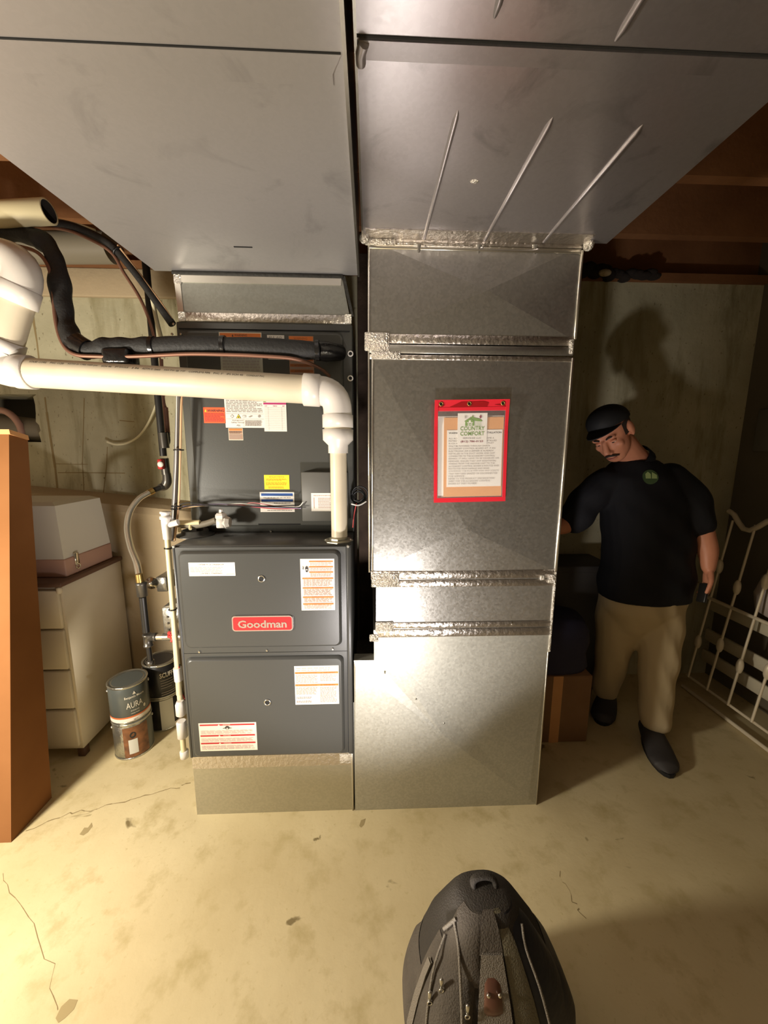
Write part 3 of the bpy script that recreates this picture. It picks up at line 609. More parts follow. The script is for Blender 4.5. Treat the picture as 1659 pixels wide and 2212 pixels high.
# tape bands and folds
def band(x0, z0, x1, z1, m_='foil_tape', name='tape_band', d=.002): MB(m_).box(x0, Y0-.002-d, z0, x1, Y0+.002, z1, min(.0015, d*.6), 1).build(name, dr)
band(DX0-.002, 1.838, DX1+.001, 1.868); band(DX0, 1.806, DX1, 1.834, 'duct_steel', 'drive_slip', .004); band(DX0-.002, 1.786, DX1, 1.802)
band(.008, 1.004, .708, 1.036); band(.024, .972, .707, .998)
band(.026, .806, .708, .830); band(.018, .770, .710, .802)
band(DX0, 2.128, DX1, 2.142, 'edge_steel', 'top_flange', .004)
band(DX0-.004, 2.144, DX1+.002, 2.158, 'foil_tape')
MB('foil_tape').box(DX0-.012, 1.318, ZR-.002, DX1+.01, 1.378, ZR+.0005).build('tape_band', dr)
for x, z, w, h in ((.030, 1.842, .085, .06), (.06, 1.800, .10, .028), (.062, 1.0, .105, .055), (.06, .815, .07, .04), (.04, 2.148, .10, .02), (.696, 1.0, .03, .035), (.66, 1.005, .02, .02), (.700, 1.835, .018, .05), (.02, .77, .035, .03)):
    MB('foil_crinkle').box(x-w/2, Y0-.008, z-h/2, x+w/2, Y0, z+h/2, .003, 1).build('tape_patch', dr)
# bright standing edges
MB('edge_steel').box(DX1-.002, Y0-.006, 1.86, DX1+.008, Y0+.01, 2.14, .002, 1).build('corner_seam', dr)
MB('edge_steel').box(DX1-.004, Y0-.006, 1.03, DX1+.006, Y0+.01, 1.80, .002, 1).build('corner_seam', dr)
MB('foil_crinkle').box(DX1-.004, Y0-.006, .70, DX1+.005, Y0+.01, 1.03, .002, 1).build('corner_seam', dr)
MB('edge_steel').box(-.001, Y0-.004, 1.03, .006, Y0+.012, 2.14, .0015, 1).build('corner_seam', dr)
MB('edge_steel').box(.012, Y0-.004, 1.03, .018, Y0+.004, 1.79, .0015, 1).build('corner_seam', dr)
MB('edge_steel').box(.704, Y0-.003, 0, .709, Y0+.006, .70, .001, 1).build('corner_seam', dr)
for q in ((-.012, 1.365, 2.155), (.725, 1.365, 2.150)): MB('foil_crinkle').ell(q, (.018, .02, .018), None, 8, 6).build('tape_corner', dr)
for q in ((980, 1264), (978, 1349), (1104, 1346), (831, 1451), (898, 1506), (958, 1558)): screw(dr, DP(*q, .010), r=.004)

# ------------------------------------------------------------------ document holder on the drop
ha, hb, hc, hd = at(940, 868, Y=1.356), at(1098, 860, Y=1.356), at(935, 1087, Y=1.356), at(1092, 1081, Y=1.356)
hx0, hx1, hz1, hz0 = (ha.x+hc.x)/2, (hb.x+hd.x)/2, (ha.z+hb.z)/2, (hc.z+hd.z)/2
HY = Y0-.024; tilt = R(-1.2); hc_ = V((hx0+hx1)/2, HY, (hz0+hz1)/2)
def HP(u, v, l=0.0):
    """holder face: u,v 0..1 from the top left corner, l lift towards the room"""
    dx = (u-.5)*(hx1-hx0); dz = (.5-v)*(hz1-hz0); bow = .014*(1-(2*(v-.5))**2)*0
    return V(hc_.x+dx*math.cos(tilt)+dz*math.sin(tilt), HY-l-(.010 if v < .15 else 0)*(1-v/.15), hc_.z-dx*math.sin(tilt)+dz*math.cos(tilt))
hol = thing('document_holder', (hc_.x, HY, hz0), 'red-edged clear document sleeve screwed to the shiny tall duct', 'document holder')
mb = MB('holder_red')
def strip(mb, u0, v0, u1, v1, l, th=.003, n=4):
    A = [(u0+(u1-u0)*0, v0+(v1-v0)*k/n) for k in range(n+1)]; B = [(u1, v) for _, v in A]
    vs = [HP(u, v, l) for u, v in A]+[HP(u, v, l) for u, v in B]+[HP(u, v, l-th) for u, v in A]+[HP(u, v, l-th) for u, v in B]; m_ = n+1
    fs = []
    for k in range(n): fs += [(k, m_+k, m_+k+1, k+1), (2*m_+k, 2*m_+k+1, 3*m_+k+1, 3*m_+k), (k, k+1, 2*m_+k+1, 2*m_+k), (m_+k, 3*m_+k, 3*m_+k+1, m_+k+1)]
    fs += [(0, 2*m_, 3*m_, m_), (n, m_+n, 3*m_+n, 2*m_+n)]; mb.add(vs, fs)
strip(mb, 0, 0, .045, 1, .003); strip(mb, .955, 0, 1, 1, .003); strip(mb, .045, .955, .955, 1, .003); strip(mb, .045, 0, .955, .012, .003); strip(mb, .045, .07, .955, .105, .0035)
mb.build('binding', hol)
mb = MB('holder_red'); strip(mb, .045, .012, .955, .07, .002); mb.build('header', hol)
mb = MB('holder_red_dark'); mb.prism([HP(.04, .07, .0028), HP(.1, .02, .0028), HP(.13, .05, .0028), HP(.1, .066, .0028)], (0, -.0006, 0)); mb.prism([HP(.2, .068, .0028), HP(.35, .02, .0028), HP(.65, .015, .0028), HP(.72, .03, .0028), HP(.7, .068, .0028)], (0, -.0006, 0)); mb.prism([HP(.80, .05, .0028), HP(.9, .04, .0028), HP(.96, .068, .0028)], (0, -.0006, 0)); mb.build('header_fold', hol)
for u in (.085, .46, .91):
    o = MB('brass').torus(HP(u, .038, .004), .006, .002, (0, 1, 0), 14, 6).build('grommet', hol); MB('dark_hole').lathe(HP(u, .038, .003), [(.005, 0), (.005, .001), (.001, .0012)], (0, -1, 0), 10).build('eyelet_hole', o)
mb = MB('paper_white'); strip(mb, .06, .15, .955, .952, -.005, .003); mb.build('paper_stack', hol)
kr = MB('kraft'); strip(kr, .135, .165, .945, .945, -.001, .002); kro = kr.build('manual_envelope', hol)
def hprint(parent, paper, u0, v0, u1, v1, items, l, name, seed=1):
    mb = MB(paper); strip(mb, u0, v0, u1, v1, l, .0012, 3)
    o = mb.build(name, hol if parent is None else parent); O = HP(u0, v0, l); mb = MB()
    printing(mb, O, HP(u1, v0, l)-O, HP(u0, v1, l)-O, V(0, -1, 0), items, seed); mb.build('printing', o, fix=False); return o
LINES = ['ALL ACCESSORIES THAT MAY BECOME A', 'POTENTIAL IGNITION SOURCE INSTALLED', 'SUCH AS ELECTRONIC CLEANERS, MUST', 'ONLY BE POWERED THROUGH DAIKIN', 'ACCESSORY CONTROL BOARD KIT. IF AN', 'ELECTRONIC AIR CLEANER IS ALREADY', 'INSTALLED IN THE DUCT WORK AND NOT', 'CONNECTED TO THE ACCESSORY CONTROL', 'BOARD, IT WILL HAVE TO BE DISABLED OR', 'REMOVED. ENSURE THAT ANY ADDITIONAL', 'WIRING FROM THE INDOOR UNIT TO THE', 'ACCESSORY CONTROL BOARD IS ROUTED AND', 'PROTECTED FROM DAMAGE AND WEAR', 'AVOIDING THE FLUE PIPE AND ANY JOINTS', 'THAT MAY NEED BRAZED OR DISCONNECTED', 'FOR SERVICE.', 'REFER TO THE PRODUCT SPECIFICATION', 'SHEET FOR THE ACCESSORY CONTROL', 'BOARD KIT PART NUMBER']
its = [('text', .03, .035, .98, .065, 'WARNING FOR ACCESSORY INSTALLATION', 'ink_dark', .02)]
for i, s_ in enumerate(LINES): its.append(('text', .03, .132+.0445*i, .03+.0248*len(s_), .132+.0445*i+.026, s_, 'ink_grey'))
hprint(None, 'paper_white', .175, .285, .93, .845, its, .0008, 'warning_sheet', 20)
card = [('text', .09, .425, .91, .555, 'COUNTRY', 'logo_green', .01), ('text', .09, .59, .91, .72, 'COMFORT', 'logo_green', .01), ('text', .18, .775, .80, .825, 'SERVICES LLC', 'ink_grey'), ('text', .11, .875, .87, .955, '(812) 786-0123', 'logo_maroon', .01),
        ('poly', [(.22, .26), (.40, .15), (.56, .25), (.56, .405), (.25, .405), (.25, .27)], 'logo_green'), ('poly', [(.40, .14), (.45, .12), (.76, .19), (.83, .26), (.80, .27), (.58, .25)], 'logo_green'), ('bar', .31, .29, .51, .315, 'paper_white'), ('bar', .37, .23, .44, .29, 'paper_white'), ('bar', .34, .325, .37, .40, 'paper_white'), ('bar', .46, .325, .49, .40, 'paper_white'), ('poly', [(.37, .33), (.39, .33), (.46, .40), (.44, .40)], 'paper_white'), ('poly', [(.44, .33), (.46, .33), (.39, .40), (.37, .40)], 'paper_white'),
        ('bar', .60, .29, .80, .297, 'logo_green'), ('bar', .60, .325, .80, .332, 'logo_green'), ('bar', .60, .36, .80, .367, 'logo_green'), ('bar', .58, .395, .80, .405, 'logo_green'), ('poly', [(.47, .13), (.47, .10), (.50, .08), (.53, .10), (.53, .135)], 'logo_green'),
        ('poly', [(.73, .15), (.72, .11), (.77, .06), (.80, .12), (.79, .16), (.76, .17)], 'logo_maroon'), ('bar', .20, .125, .31, .132, 'ink_grey'), ('bar', .25, .075, .26, .18, 'ink_grey'), ('poly', [(.215, .09), (.225, .085), (.30, .165), (.29, .17)], 'ink_grey'), ('poly', [(.29, .085), (.30, .09), (.225, .17), (.215, .165)], 'ink_grey')]
hprint(None, 'paper_white', .315, .125, .715, .425, card, .0025, 'company_card', 21)
mb = MB('holder_clear'); strip(mb, .045, .10, .955, .955, .0052, .0006); mb.build('clear_window', hol)

# ------------------------------------------------------------------ PVC vent pipe
YP = 1.467; RP = .050; RH = .057
vent = thing('vent_pipe', (-.11, YP, FZ1+.012), 'white PVC exhaust vent pipe crossing in front of the coil cabinet to an elbow', 'pipe')
fx = at(731, 1000, Y=YP).x
zr = at(660, 842, Y=YP); zl = at(74, 806, Y=YP)
z_top2 = at(731, 968, Y=YP).z    # lower end of reducer
MB('pvc_white').lathe(V(fx, YP, FZ1+.0125), [(.031, 0), (.031, z_top2-FZ1-.0125+.01)], (0, 0, 1), 28).build('lower_riser', vent)
za, zb_, zc_, zd_ = at(731, 979, Y=YP).z, at(731, 962, Y=YP).z, at(731, 951, Y=YP).z, at(731, 928, Y=YP).z
MB('pvc_fitting').lathe(V(fx, YP, 0), [(.037, za), (.037, zb_), (.056, zc_), (.057, zd_), (.050, zd_+.001)], (0, 0, 1), 32).build('reducer', vent)
ze, zf = at(731, 924, Y=YP).z, at(731, 897, Y=YP).z
MB('pvc_white').lathe(V(fx, YP, 0), [(.050, zd_-.002), (.050, ze+.004)], (0, 0, 1), 28).build('coupling_gap', vent)
el = MB('pvc_fitting'); el.lathe(V(fx, YP, 0), [(.050, ze), (.0565, ze), (.0565, zf), (.052, zf+.003)], (0, 0, 1), 32)
axp = (zl-zr).normalized(); e_in = at(690, 844, Y=YP)
arc = [V(fx, YP, zf-.004), V(fx, YP, zf+.012)]
for k in range(1, 9):
    t = k/8; p0, p1, p2 = V(fx, YP, zf+.012), V(fx, YP, e_in.z-.004), e_in
    arc.append(p0*(1-t)**2+p1*2*t*(1-t)+p2*t*t)
el.tube(arc, .0525, 28); el.lathe(e_in, [(.052, -.006), (.0575, 0), (.0575, (e_in-at(657, 842, Y=YP)).length), (.050, (e_in-at(657, 842, Y=YP)).length+.001)], axp, 32)
el.build('elbow', vent)
hp = MB('pvc_white').tube([at(662, 842, Y=YP), at(60, 805, Y=YP)], RP, 32).build('horizontal_run', vent)
# print line along the run
A, B = at(655, 842, Y=YP), at(74, 806, Y=YP); ax = (A-B).normalized(); nrm = V(0, -math.cos(R(35)), math.sin(R(35))); upv = ax.cross(nrm).normalized()
if upv.z < 0: upv = -upv
mb = MB('ink_dark'); wds = ['SOLID CORE', 'PVC 1120', 'ASTM D 1785 NSF-pw', 'SCH 40', 'JM EAGLE', '3 IN', 'ASTM D 2665', '260 PSI @ 73F', 'COMPLETE PIPE', 'PVC 3"', 'IPS SCH 40', 'CONDUIT PVC']
u = .02
for w_ in wds:
    me = text_mesh(w_); a, b_, c, d = text_size(me); L_ = .0056*len(w_)
    mb.mapped(me, lambda q: B+ax*(u+L_*(q.x-a)/(b_-a))+(nrm*math.cos((q.y-c)/(d-c)*.17)+upv*math.sin((q.y-c)/(d-c)*.17))*(RP+.0006)); u += L_+.012
mb.build('printing', hp, fix=False)
# left elbow, sloping riser and upper elbow leaving the picture
hubL = at(70, 805, Y=YP)
el = MB('pvc_fitting'); el.lathe(hubL, [(.050, -.001), (.0575, 0), (.0575, .05), (.052, .056)], axp, 32)
pr0, pr1 = at(8, 752, Y=YP), at(36, 655, Y=YP)
arc = [hubL+axp*.05]+[((hubL+axp*.05)*(1-t)**2+(hubL+axp*.155)*2*t*(1-t)+pr0*t*t) for t in [k/8 for k in range(1, 9)]]
el.tube(arc, .054, 28); el.lathe(pr0, [(.052, -.01), (.057, -.008), (.057, .03), (.050, .031)], pr1-pr0, 28); el.build('elbow', vent)
MB('pvc_white').tube([pr0, pr1+(pr1-pr0)*.15], RP, 28).build('sloping_riser', vent)
el = MB('pvc_fitting'); dv = (pr1-pr0).normalized()
el.lathe(pr1, [(.050, -.001), (.058, 0), (.058, .055), (.053, .06)], dv, 32)
up1 = pr1+dv*.055; arc = [up1]+[(up1*(1-t)**2+(up1+dv*.10)*2*t*(1-t)+(up1+dv*.10+V(-.13, .03, .02))*t*t) for t in [k/8 for k in range(1, 9)]]
el.tube(arc, .054, 28); el.lathe(arc[-1], [(.052, -.006), (.058, -.005), (.058, .05), (.05, .051)], arc[-1]-arc[-2], 28); el.build('elbow', vent)
MB('pvc_white').tube([arc[-1], arc[-1]+(arc[-1]-arc[-2]).normalized()*.5], RP, 24).build('outgoing_run', vent)

# cut pipe end under the joists
pe = at(106, 457, Y=1.58); mb = MB('pvc_cream'); rr = .041
pd = (at(0, 463, Y=1.58)-pe).normalized()
ring = lambda c, r: [(r, c)]
mb.lathe(pe, [(rr-.006, .0), (rr, 0), (rr, .5), (.002, .5)], pd, 28, False); mb.use('insulation_and_bore_shade').lathe(pe, [(rr-.006, 0), (rr-.006, .3), (.001, .301)], pd, 28, False)  # bore coloured dark to stand for the shade inside the cream pipe
tag(mb.build('cut_pvc_pipe'), 'cream PVC pipe ending in an open cut under the wooden joists', 'pipe')

# ------------------------------------------------------------------ refrigerant line set
ls = thing('refrigerant_line', at(400, 770, Y=1.5), 'thick black foam-insulated suction line with thin copper pipe running into the coil cabinet', 'refrigerant line')
ip = [(-60, 500, 1.62), (0, 503, 1.62), (60, 509, 1.62), (100, 528, 1.60), (124, 575, 1.58), (132, 640, 1.56), (145, 700, 1.53), (158, 735, 1.50), (188, 756, 1.49), (230, 752, 1.49), (275, 747, 1.49), (330, 750, 1.49)]
P = curve([at(a, b, Y=c) for a, b, c in ip], 8)
rs = [.031+.004*math.sin(i*.37)+.002*math.sin(i*.9) for i in range(len(P))]
MB('foam_black').tube(P, rs, 20).build('insulation', ls)
P = curve([at(a, b, Y=c) for a, b, c in ((326, 750, 1.49), (400, 747, 1.49), (482, 748, 1.49))], 6)
MB('foam_black').tube(P, [.031, .034, .033, .034, .031], 20).build('insulation', ls)
P = curve([at(a, b, Y=c) for a, b, c in ((478, 748, 1.49), (560, 751, 1.49), (640, 756, 1.50), (690, 758, 1.51))], 6)
MB('foam_black').tube(P, [.030, .034, .035, .034, .029], 20).build('insulation', ls)
MB('tape_black').tube([at(685, 758, Y=1.51), at(705, 760, Y=1.53), at(735, 762, Y=1.595)], [.033, .036, .030], 18).build('end_wrap', ls)
P = [at(210, 752, Y=1.475), at(245, 762, Y=1.47), at(282, 752, Y=1.475)]
MB('tape_black').box(at(217, 770, Y=1.45).x, 1.448, at(245, 787, Y=1.46).z, at(276, 770, Y=1.45).x, 1.53, at(245, 752, Y=1.46).z, .012, 3).build('tape_wrap', ls)
MB('tape_black').tube([at(160, 738, Y=1.50), at(172, 748, Y=1.495), at(190, 757, Y=1.49)], [.037, .038, .036], 18).build('tape_wrap', ls)
for a, b, c in ((332, 750, 1.49), (484, 748, 1.49), (686, 757, 1.51)):
    p = at(a, b, Y=c); MB('tape_black').tube([p-V(.007, 0, 0), p+V(.007, 0, 0)], .0365, 18).build('tape_joint', ls)
cp = [(0, 524, 1.58), (40, 532, 1.58), (80, 545, 1.57), (104, 575, 1.55), (114, 620, 1.54), (120, 690, 1.51), (134, 740, 1.48), (160, 765, 1.46), (210, 770, 1.455), (290, 770, 1.455), (400, 765, 1.455), (480, 766, 1.455), (560, 769, 1.455), (640, 776, 1.47), (690, 795, 1.54), (715, 815, 1.60)]
MB('copper').tube(curve([at(a, b, Y=c) for a, b, c in cp], 6), .0065, 10).build('liquid_line', ls)

# ------------------------------------------------------------------ pipes and cables left of the coil cabinet
gl = thing('gas_line', at(352, 960, Y=2.0), 'black iron gas pipe with flexible connector and tee running to the furnace side', 'pipe')
G = lambda x, y, Y=2.0: at(x, y, Y=Y)
MB('iron_black').tube([G(314, 560), G(353, 985)], .0165, 16).build('upper_pipe', gl)
MB('iron_fitting').tube([G(352, 935), G(356, 968)], .022, 16).build('coupling', gl)
vb = MB('iron_fitting'); vb.tube([G(355, 990), G(359, 1025)], .020, 14); vb.build('shutoff_valve', gl)
h = MB('wire_red'); c = G(346, 1005, 1.96); h.box(c.x-.012, 1.955, c.z-.02, c.x+.012, 1.985, c.z+.03, .004, 1); ho = h.build('valve_handle', gl)
MB('paper_white').lathe(G(347, 1003, 1.953), [(.014, 0), (.014, .004), (.004, .006)], (0, -1, 0), 16).build('valve_cap', gl)
MB('iron_fitting').tube(curve([G(360, 1022), G(361, 1040), G(355, 1050), G(345, 1053, 1.98)], 5), [.019, .022, .022, .017], 14).build('street_elbow', gl)
MB('iron_black').tube([G(350, 1052, 1.985), G(330, 1060, 1.96)], .013, 12).build('nipple', gl)
MB('brass').tube([G(332, 1059, 1.96), G(318, 1066, 1.94)], [.017, .017], 6).build('flare_nut', gl)
fp = [(322, 1064, 1.94), (300, 1078, 1.9), (281, 1105, 1.85), (275, 1140, 1.8), (282, 1180, 1.74), (295, 1215, 1.68), (301, 1245, 1.64)]
MB('flex_steel').tube(curve([G(*q) for q in fp], 8), .0135, 14).build('flexible_connector', gl)
GY = 1.62
MB('brass').tube([G(300, 1240, GY), G(303, 1258, GY)], [.016, .017], 6).build('flare_nut', gl)
MB('iron_fitting').lathe(G(308, 1288, GY), [(.016, 0), (.021, .002), (.021, .05), (.023, .055), (.023, .062), (.014, .066)], (0, 0, 1), 18).build('union', gl)
MB('iron_black').tube([G(308, 1290, GY), G(316, 1365, GY)], .0145, 16).build('drop_pipe', gl)
tee = MB('iron_fitting'); tee.lathe(G(321, 1396, GY), [(.015, 0), (.020, .001), (.020, .008), (.0175, .010), (.0175, .048), (.020, .05), (.020, .058), (.014, .059)], (0, 0, 1), 18)
tc_ = G(318, 1376, GY); tee.lathe(tc_, [(.0165, 0), (.0165, .030), (.019, .031), (.019, .04), (.012, .041)], (1, 0, 0), 16); tee.build('tee', gl)
MB('flex_steel').tube([tc_+V(.038, 0, 0), tc_+V(.075, 0, 0)], .014, 8).build('nipple', gl)
MB('galv_box').tube([tc_+V(.07, 0, 0), V(FX0-.0005, GY, tc_.z)], .0165, 14).build('gas_valve_body', gl)
MB('iron_black').tube([G(320, 1392, GY), G(325, 1428, GY)], .0105, 12).build('drip_leg', gl)
MB('iron_fitting').lathe(G(326, 1437, GY), [(.013, 0), (.016, .002), (.016, .022), (.011, .024)], (0, 0, 1), 16).build('drip_cap', gl)

bn = thing('line_bundle', at(250, 540, Y=1.68), 'bundle of dark tubing and copper line strapped along the underside of the matte duct', 'tubing')
for m_, r, pts in (('foam_black', .015, [(40, 480, 1.70), (130, 484, 1.70), (185, 500, 1.70), (240, 530, 1.68), (285, 580, 1.66), (330, 640, 1.64), (372, 700, 1.62)]), ('copper', .006, [(40, 490, 1.70), (130, 494, 1.70), (190, 515, 1.69), (240, 545, 1.67), (268, 590, 1.66), (300, 640, 1.65), (322, 690, 1.63), (338, 745, 1.62)]), ('cable_white', .006, [(120, 474, 1.70), (170, 486, 1.70), (205, 498, 1.70)]), ('cable_tan', .004, [(255, 530, 1.67), (300, 590, 1.65), (345, 650, 1.63), (372, 690, 1.62)])):
    MB(m_).tube(curve([at(*q[:2], Y=q[2]) for q in pts], 6), r, 12).build({'foam_black': 'insulated_tube', 'copper': 'copper_tube', 'cable_white': 'cable', 'cable_tan': 'cable'}[m_], bn)
p = at(256, 545, Y=1.675); MB('tie_black').torus(p, .019, .004, (at(270, 562, Y=1.67)-at(245, 535, Y=1.68)), 16, 6).build('zip_tie', bn)
MB('cable_white').tube(curve([at(*q, Y=1.66) for q in ((328, 640), (338, 690), (350, 740), (352, 775))], 6), .008, 10).build('cable', bn)
MB('copper').tube(curve([at(*q, Y=2.05) for q in ((348, 770), (352, 860), (358, 885))], 4), .009, 10).build('copper_tube', bn)
MB('copper').tube([at(357, 880, Y=2.05), at(362, 940, Y=2.05)], .013, 10).build('tube_joint', bn)
MB('tape_black').tube(curve([at(361, 935, Y=2.04), at(362, 955, Y=2.03), at(355, 962, Y=2.02)], 4), .013, 10).build('tube_end', bn)

cb = thing('control_cable', at(378, 1165, Y=1.55), 'grey conduit and tan cable tied together along the coil cabinet edge', 'cable')
CYB = 1.535
MB('cable_grey').tube([at(387, 850, Y=CYB), at(381, 1000, Y=CYB), at(375, 1130, Y=CYB), at(372, 1168, Y=1.5)], .010, 10).build('conduit', cb)
MB('cable_tan').tube(curve([at(393, 855, Y=CYB), at(391, 900, Y=CYB-.01), at(389, 1000, Y=CYB-.01), at(386, 1090, Y=CYB-.01), at(377, 1168, Y=1.48)], 5), .0042, 8).build('tan_cable', cb)
MB('wire_white').tube([at(382, 850, Y=CYB-.01), at(380, 1000, Y=CYB-.011), at(374, 1120, Y=CYB-.011)], .002, 6).build('white_wire', cb)
for y_ in (972, 1093, 1099):
    p = at(386-(y_-970)*.04, y_, Y=CYB-.004); MB('tie_black').torus(p, .0165, .0028, (0, 0, 1), 16, 6).build('zip_tie', cb)
wires = [('tie_black', [(388, 1090), (405, 1086), (430, 1088), (480, 1092), (560, 1094), (648, 1097)]), ('tie_black', [(386, 1100), (402, 1094), (440, 1092), (500, 1094), (640, 1092)]), ('cable_tan', [(390, 1098), (420, 1094), (450, 1092), (540, 1093)]), ('wire_lilac', [(395, 1094), (440, 1090), (480, 1089), (530, 1093), (650, 1098)]), ('wire_white', [(420, 1092), (470, 1092), (520, 1088), (580, 1094), (640, 1095), (655, 1085)]), ('wire_pink', [(440, 1092), (520, 1090), (548, 1086), (600, 1094), (648, 1097)]), ('wire_red', [(520, 1091), (560, 1096), (600, 1099), (650, 1098)])]
for i, (m_, pts) in enumerate(wires):
    MB(m_).tube(curve([at(*q, Y=1.515+.004*i) for q in pts], 5), .0022, 6).build('wire', cb)

# white cable hanging on the wall
tag(MB('cable_white').tube(curve([at(*q, Y=2.27) for q in ((338, 872), (330, 893), (318, 918), (300, 942), (275, 957), (250, 960), (232, 954))], 6), [.006]*8+[.008], 10).build('wall_cable'), 'cream cable end curling against the bare concrete wall', 'cable')

# condensate drain
dn = thing('condensate_drain', at(398, 1632, Y=1.45), 'thin cream PVC condensate pipe with white fittings down the furnace left side', 'pipe')
DY = 1.47
MB('pvc_cream').tube([at(359, 1130, Y=DY), at(375, 1330, Y=DY), at(383, 1440, Y=DY-.01), at(387, 1500, Y=DY-.02)], .0105, 14).build('upper_pipe', dn)
MB('pvc_fitting').lathe(at(362, 1165, Y=DY), [(.012, 0), (.015, .002), (.017, .06), (.017, .078), (.021, .080), (.021, .09), (.015, .091), (.015, .10), (.019, .101), (.019, .108), (.006, .109)], (0, 0, 1), 18).build('drain_tee', dn)
MB('pvc_fitting').tube([at(362, 1135, Y=DY), at(385, 1128, Y=DY)], .012, 12).build('tee_branch', dn)
MB('pvc_fitting').tube([at(383, 1442, Y=DY-.01), at(386, 1470, Y=DY-.012)], .0155, 14).build('coupling', dn)
MB('pvc_cream').tube([at(386, 1468, Y=DY-.012), at(389, 1510, Y=DY-.02)], .0105, 12).build('lower_pipe', dn)
MB('pvc_fitting').lathe(at(392, 1545, Y=DY-.02), [(.014, 0), (.020, .006), (.020, .05), (.013, .066)], (0, 0, 1), 18).build('check_valve', dn)
MB('pvc_fitting').lathe(at(395, 1592, Y=DY-.025), [(.016, 0), (.020, .002), (.020, .068), (.016, .074)], (0, 0, 1), 18).build('union', dn)
MB('pvc_cream').tube([at(394, 1588, Y=DY-.025), at(397, 1622, Y=DY-.03)], .0105, 12).build('tail_pipe', dn)
MB('pvc_fitting').lathe(at(399, 1636, Y=DY-.03), [(.012, 0), (.017, .002), (.017, .03), (.012, .032)], (0, 0, 1), 16).build('tail_fitting', dn)
MB('pvc_fitting').tube([at(396, 1572, Y=DY-.025), at(405, 1565, Y=DY-.015)], [.012, .010], 10).build('side_port', dn)
p = at(364, 1184, Y=DY); MB('tie_black').torus(p, .0135, .0028, (0, 0, 1), 14, 6).build('zip_tie', dn)
p = at(373, 1316, Y=DY); MB('tie_black').torus(p, .0135, .0028, (0, 0, 1), 14, 6).build('zip_tie', dn)

# trap pipe and valve on the furnace top
tp = thing('drain_trap', at(430, 1150, Y=1.5), 'grimy white drain pipe with boxy white valve on top of the furnace', 'drain fitting')
TY = 1.52
MB('duct_dull').tube(curve([at(*q, Y=TY) for q in ((386, 1134), (420, 1135), (445, 1131), (466, 1124))], 4), .0125, 14).build('pipe', tp)
MB('pvc_cream').tube([at(385, 1130, Y=TY-.003), at(432, 1129, Y=TY-.003)], .011, 12).build('pipe_sleeve', tp)
a_, b2 = at(466, 1122, Y=TY-.02), at(485, 1141, Y=TY-.02)
MB('pvc_fitting').box(a_.x, TY-.022, b2.z, b2.x, TY+.02, a_.z, .003, 1).build('valve_body', tp)
MB('pvc_fitting').lathe(at(478, 1119, Y=TY), [(.022, -.004), (.024, 0), (.023, .012), (.016, .02), (.008, .021), (.007, .034), (.004, .035)], (0, 0, 1), 6, True, False).build('valve_cap', tp)
MB('pvc_fitting').lathe(at(484, 1128, Y=TY), [(.024, 0), (.026, .01), (.020, .024), (.008, .025)], (1, 0, 0), 8, True, False).build('union_nut', tp)
for q in ((388, 1148), (411, 1143)): MB('pvc_cream').tube([at(*q, Y=1.50), at(q[0], q[1]-12, Y=TY)], .006, 8).build('stub', tp)

# electrical box on the furnace flank
eb = thing('switch_box', V(FX0-.03, 1.52, .75), 'galvanized electrical box with red wire nuts on the furnace left side', 'electrical box')
a_, b2 = at(354, 1308, Y=1.52), at(384, 1365, Y=1.52)
MB('galv_box').box(a_.x, 1.50, b2.z, FX0-.0005, 1.60, a_.z, .004, 1).build('box_body', eb)
MB('galv_box').prism([V(a_.x+.004, 1.50, a_.z), V(FX0-.012, 1.50, a_.z), V(FX0-.02, 1.50, a_.z+.03)], (0, .006, 0)).build('box_ear', eb)
for k in range(3): screw(eb, V(a_.x+.022, 1.50, b2.z+.02+.028*k), r=.0045, name='knockout', m_='iron_fitting')
for k in range(5):
    c = at(368+5*(k % 3), 1368+7*(k//2), Y=1.49); MB('wire_red').lathe(c, [(.009, -.008), (.006, .01)], (random.uniform(-1, 1), -.6, random.uniform(-1, 1)), 8).build('wire_nut', eb)
MB('cable_tan').tube(curve([at(*q, Y=1.487) for q in ((374, 1300), (380, 1320), (374, 1350), (372, 1372), (378, 1395), (384, 1430))], 5), .0035, 8).build('cable', eb)
MB('wire_red').tube(curve([at(*q, Y=1.455) for q in ((387, 1440), (385, 1465), (390, 1490), (399, 1510))], 5), .0022, 6).build('red_wire', eb)
MB('tie_black').tube(curve([at(*q, Y=1.458) for q in ((388, 1435), (389, 1465), (394, 1490), (400, 1512))], 5), .0022, 6).build('black_wire', eb)

kn = thing('meter_fitting', at(330, 1262, Y=2.05), 'round chrome fitting on a bracket behind the gas pipe', 'fitting')
c = at(329, 1259, Y=2.0); MB('chrome').lathe(c, [(.030, -.01), (.034, 0), (.030, .012), (.018, .016), (.016, .03), (.004, .032)], (.15, -1, .1), 22).build('dial_body', kn)
MB('galv_box').box(c.x+.02, c.y, c.z-.05, c.x+.075, YB-.161, c.z+.03, .003, 1).build('bracket', kn)

# loose wire coil in the gap between furnace and return duct
wc = thing('wire_coil', at(776, 1090, Y=1.45), 'tied loop of black low-voltage wire hanging between furnace and tall duct', 'wire')
c = at(775, 1072, Y=1.56)
for k in range(5): MB('tie_black').torus(c+V(random.uniform(-.006, .006), .004*k, random.uniform(-.01, .01)), .026+.003*(k % 3), .0028, (random.uniform(-.5, .5), 1, random.uniform(-.3, .3)), 18, 6).build('loop', wc)
MB('wire_white').tube(curve([c+V(-.03, -.01, -.03), c+V(0, -.015, -.035), c+V(.03, -.01, -.02)], 4), .003, 6).build('tie', wc)
MB('wire_red').tube(curve([c+V(-.01, 0, -.03), c+V(-.02, 0, -.08), c+V(-.025, 0, -.13)], 4), .002, 6).build('red_tail', wc)

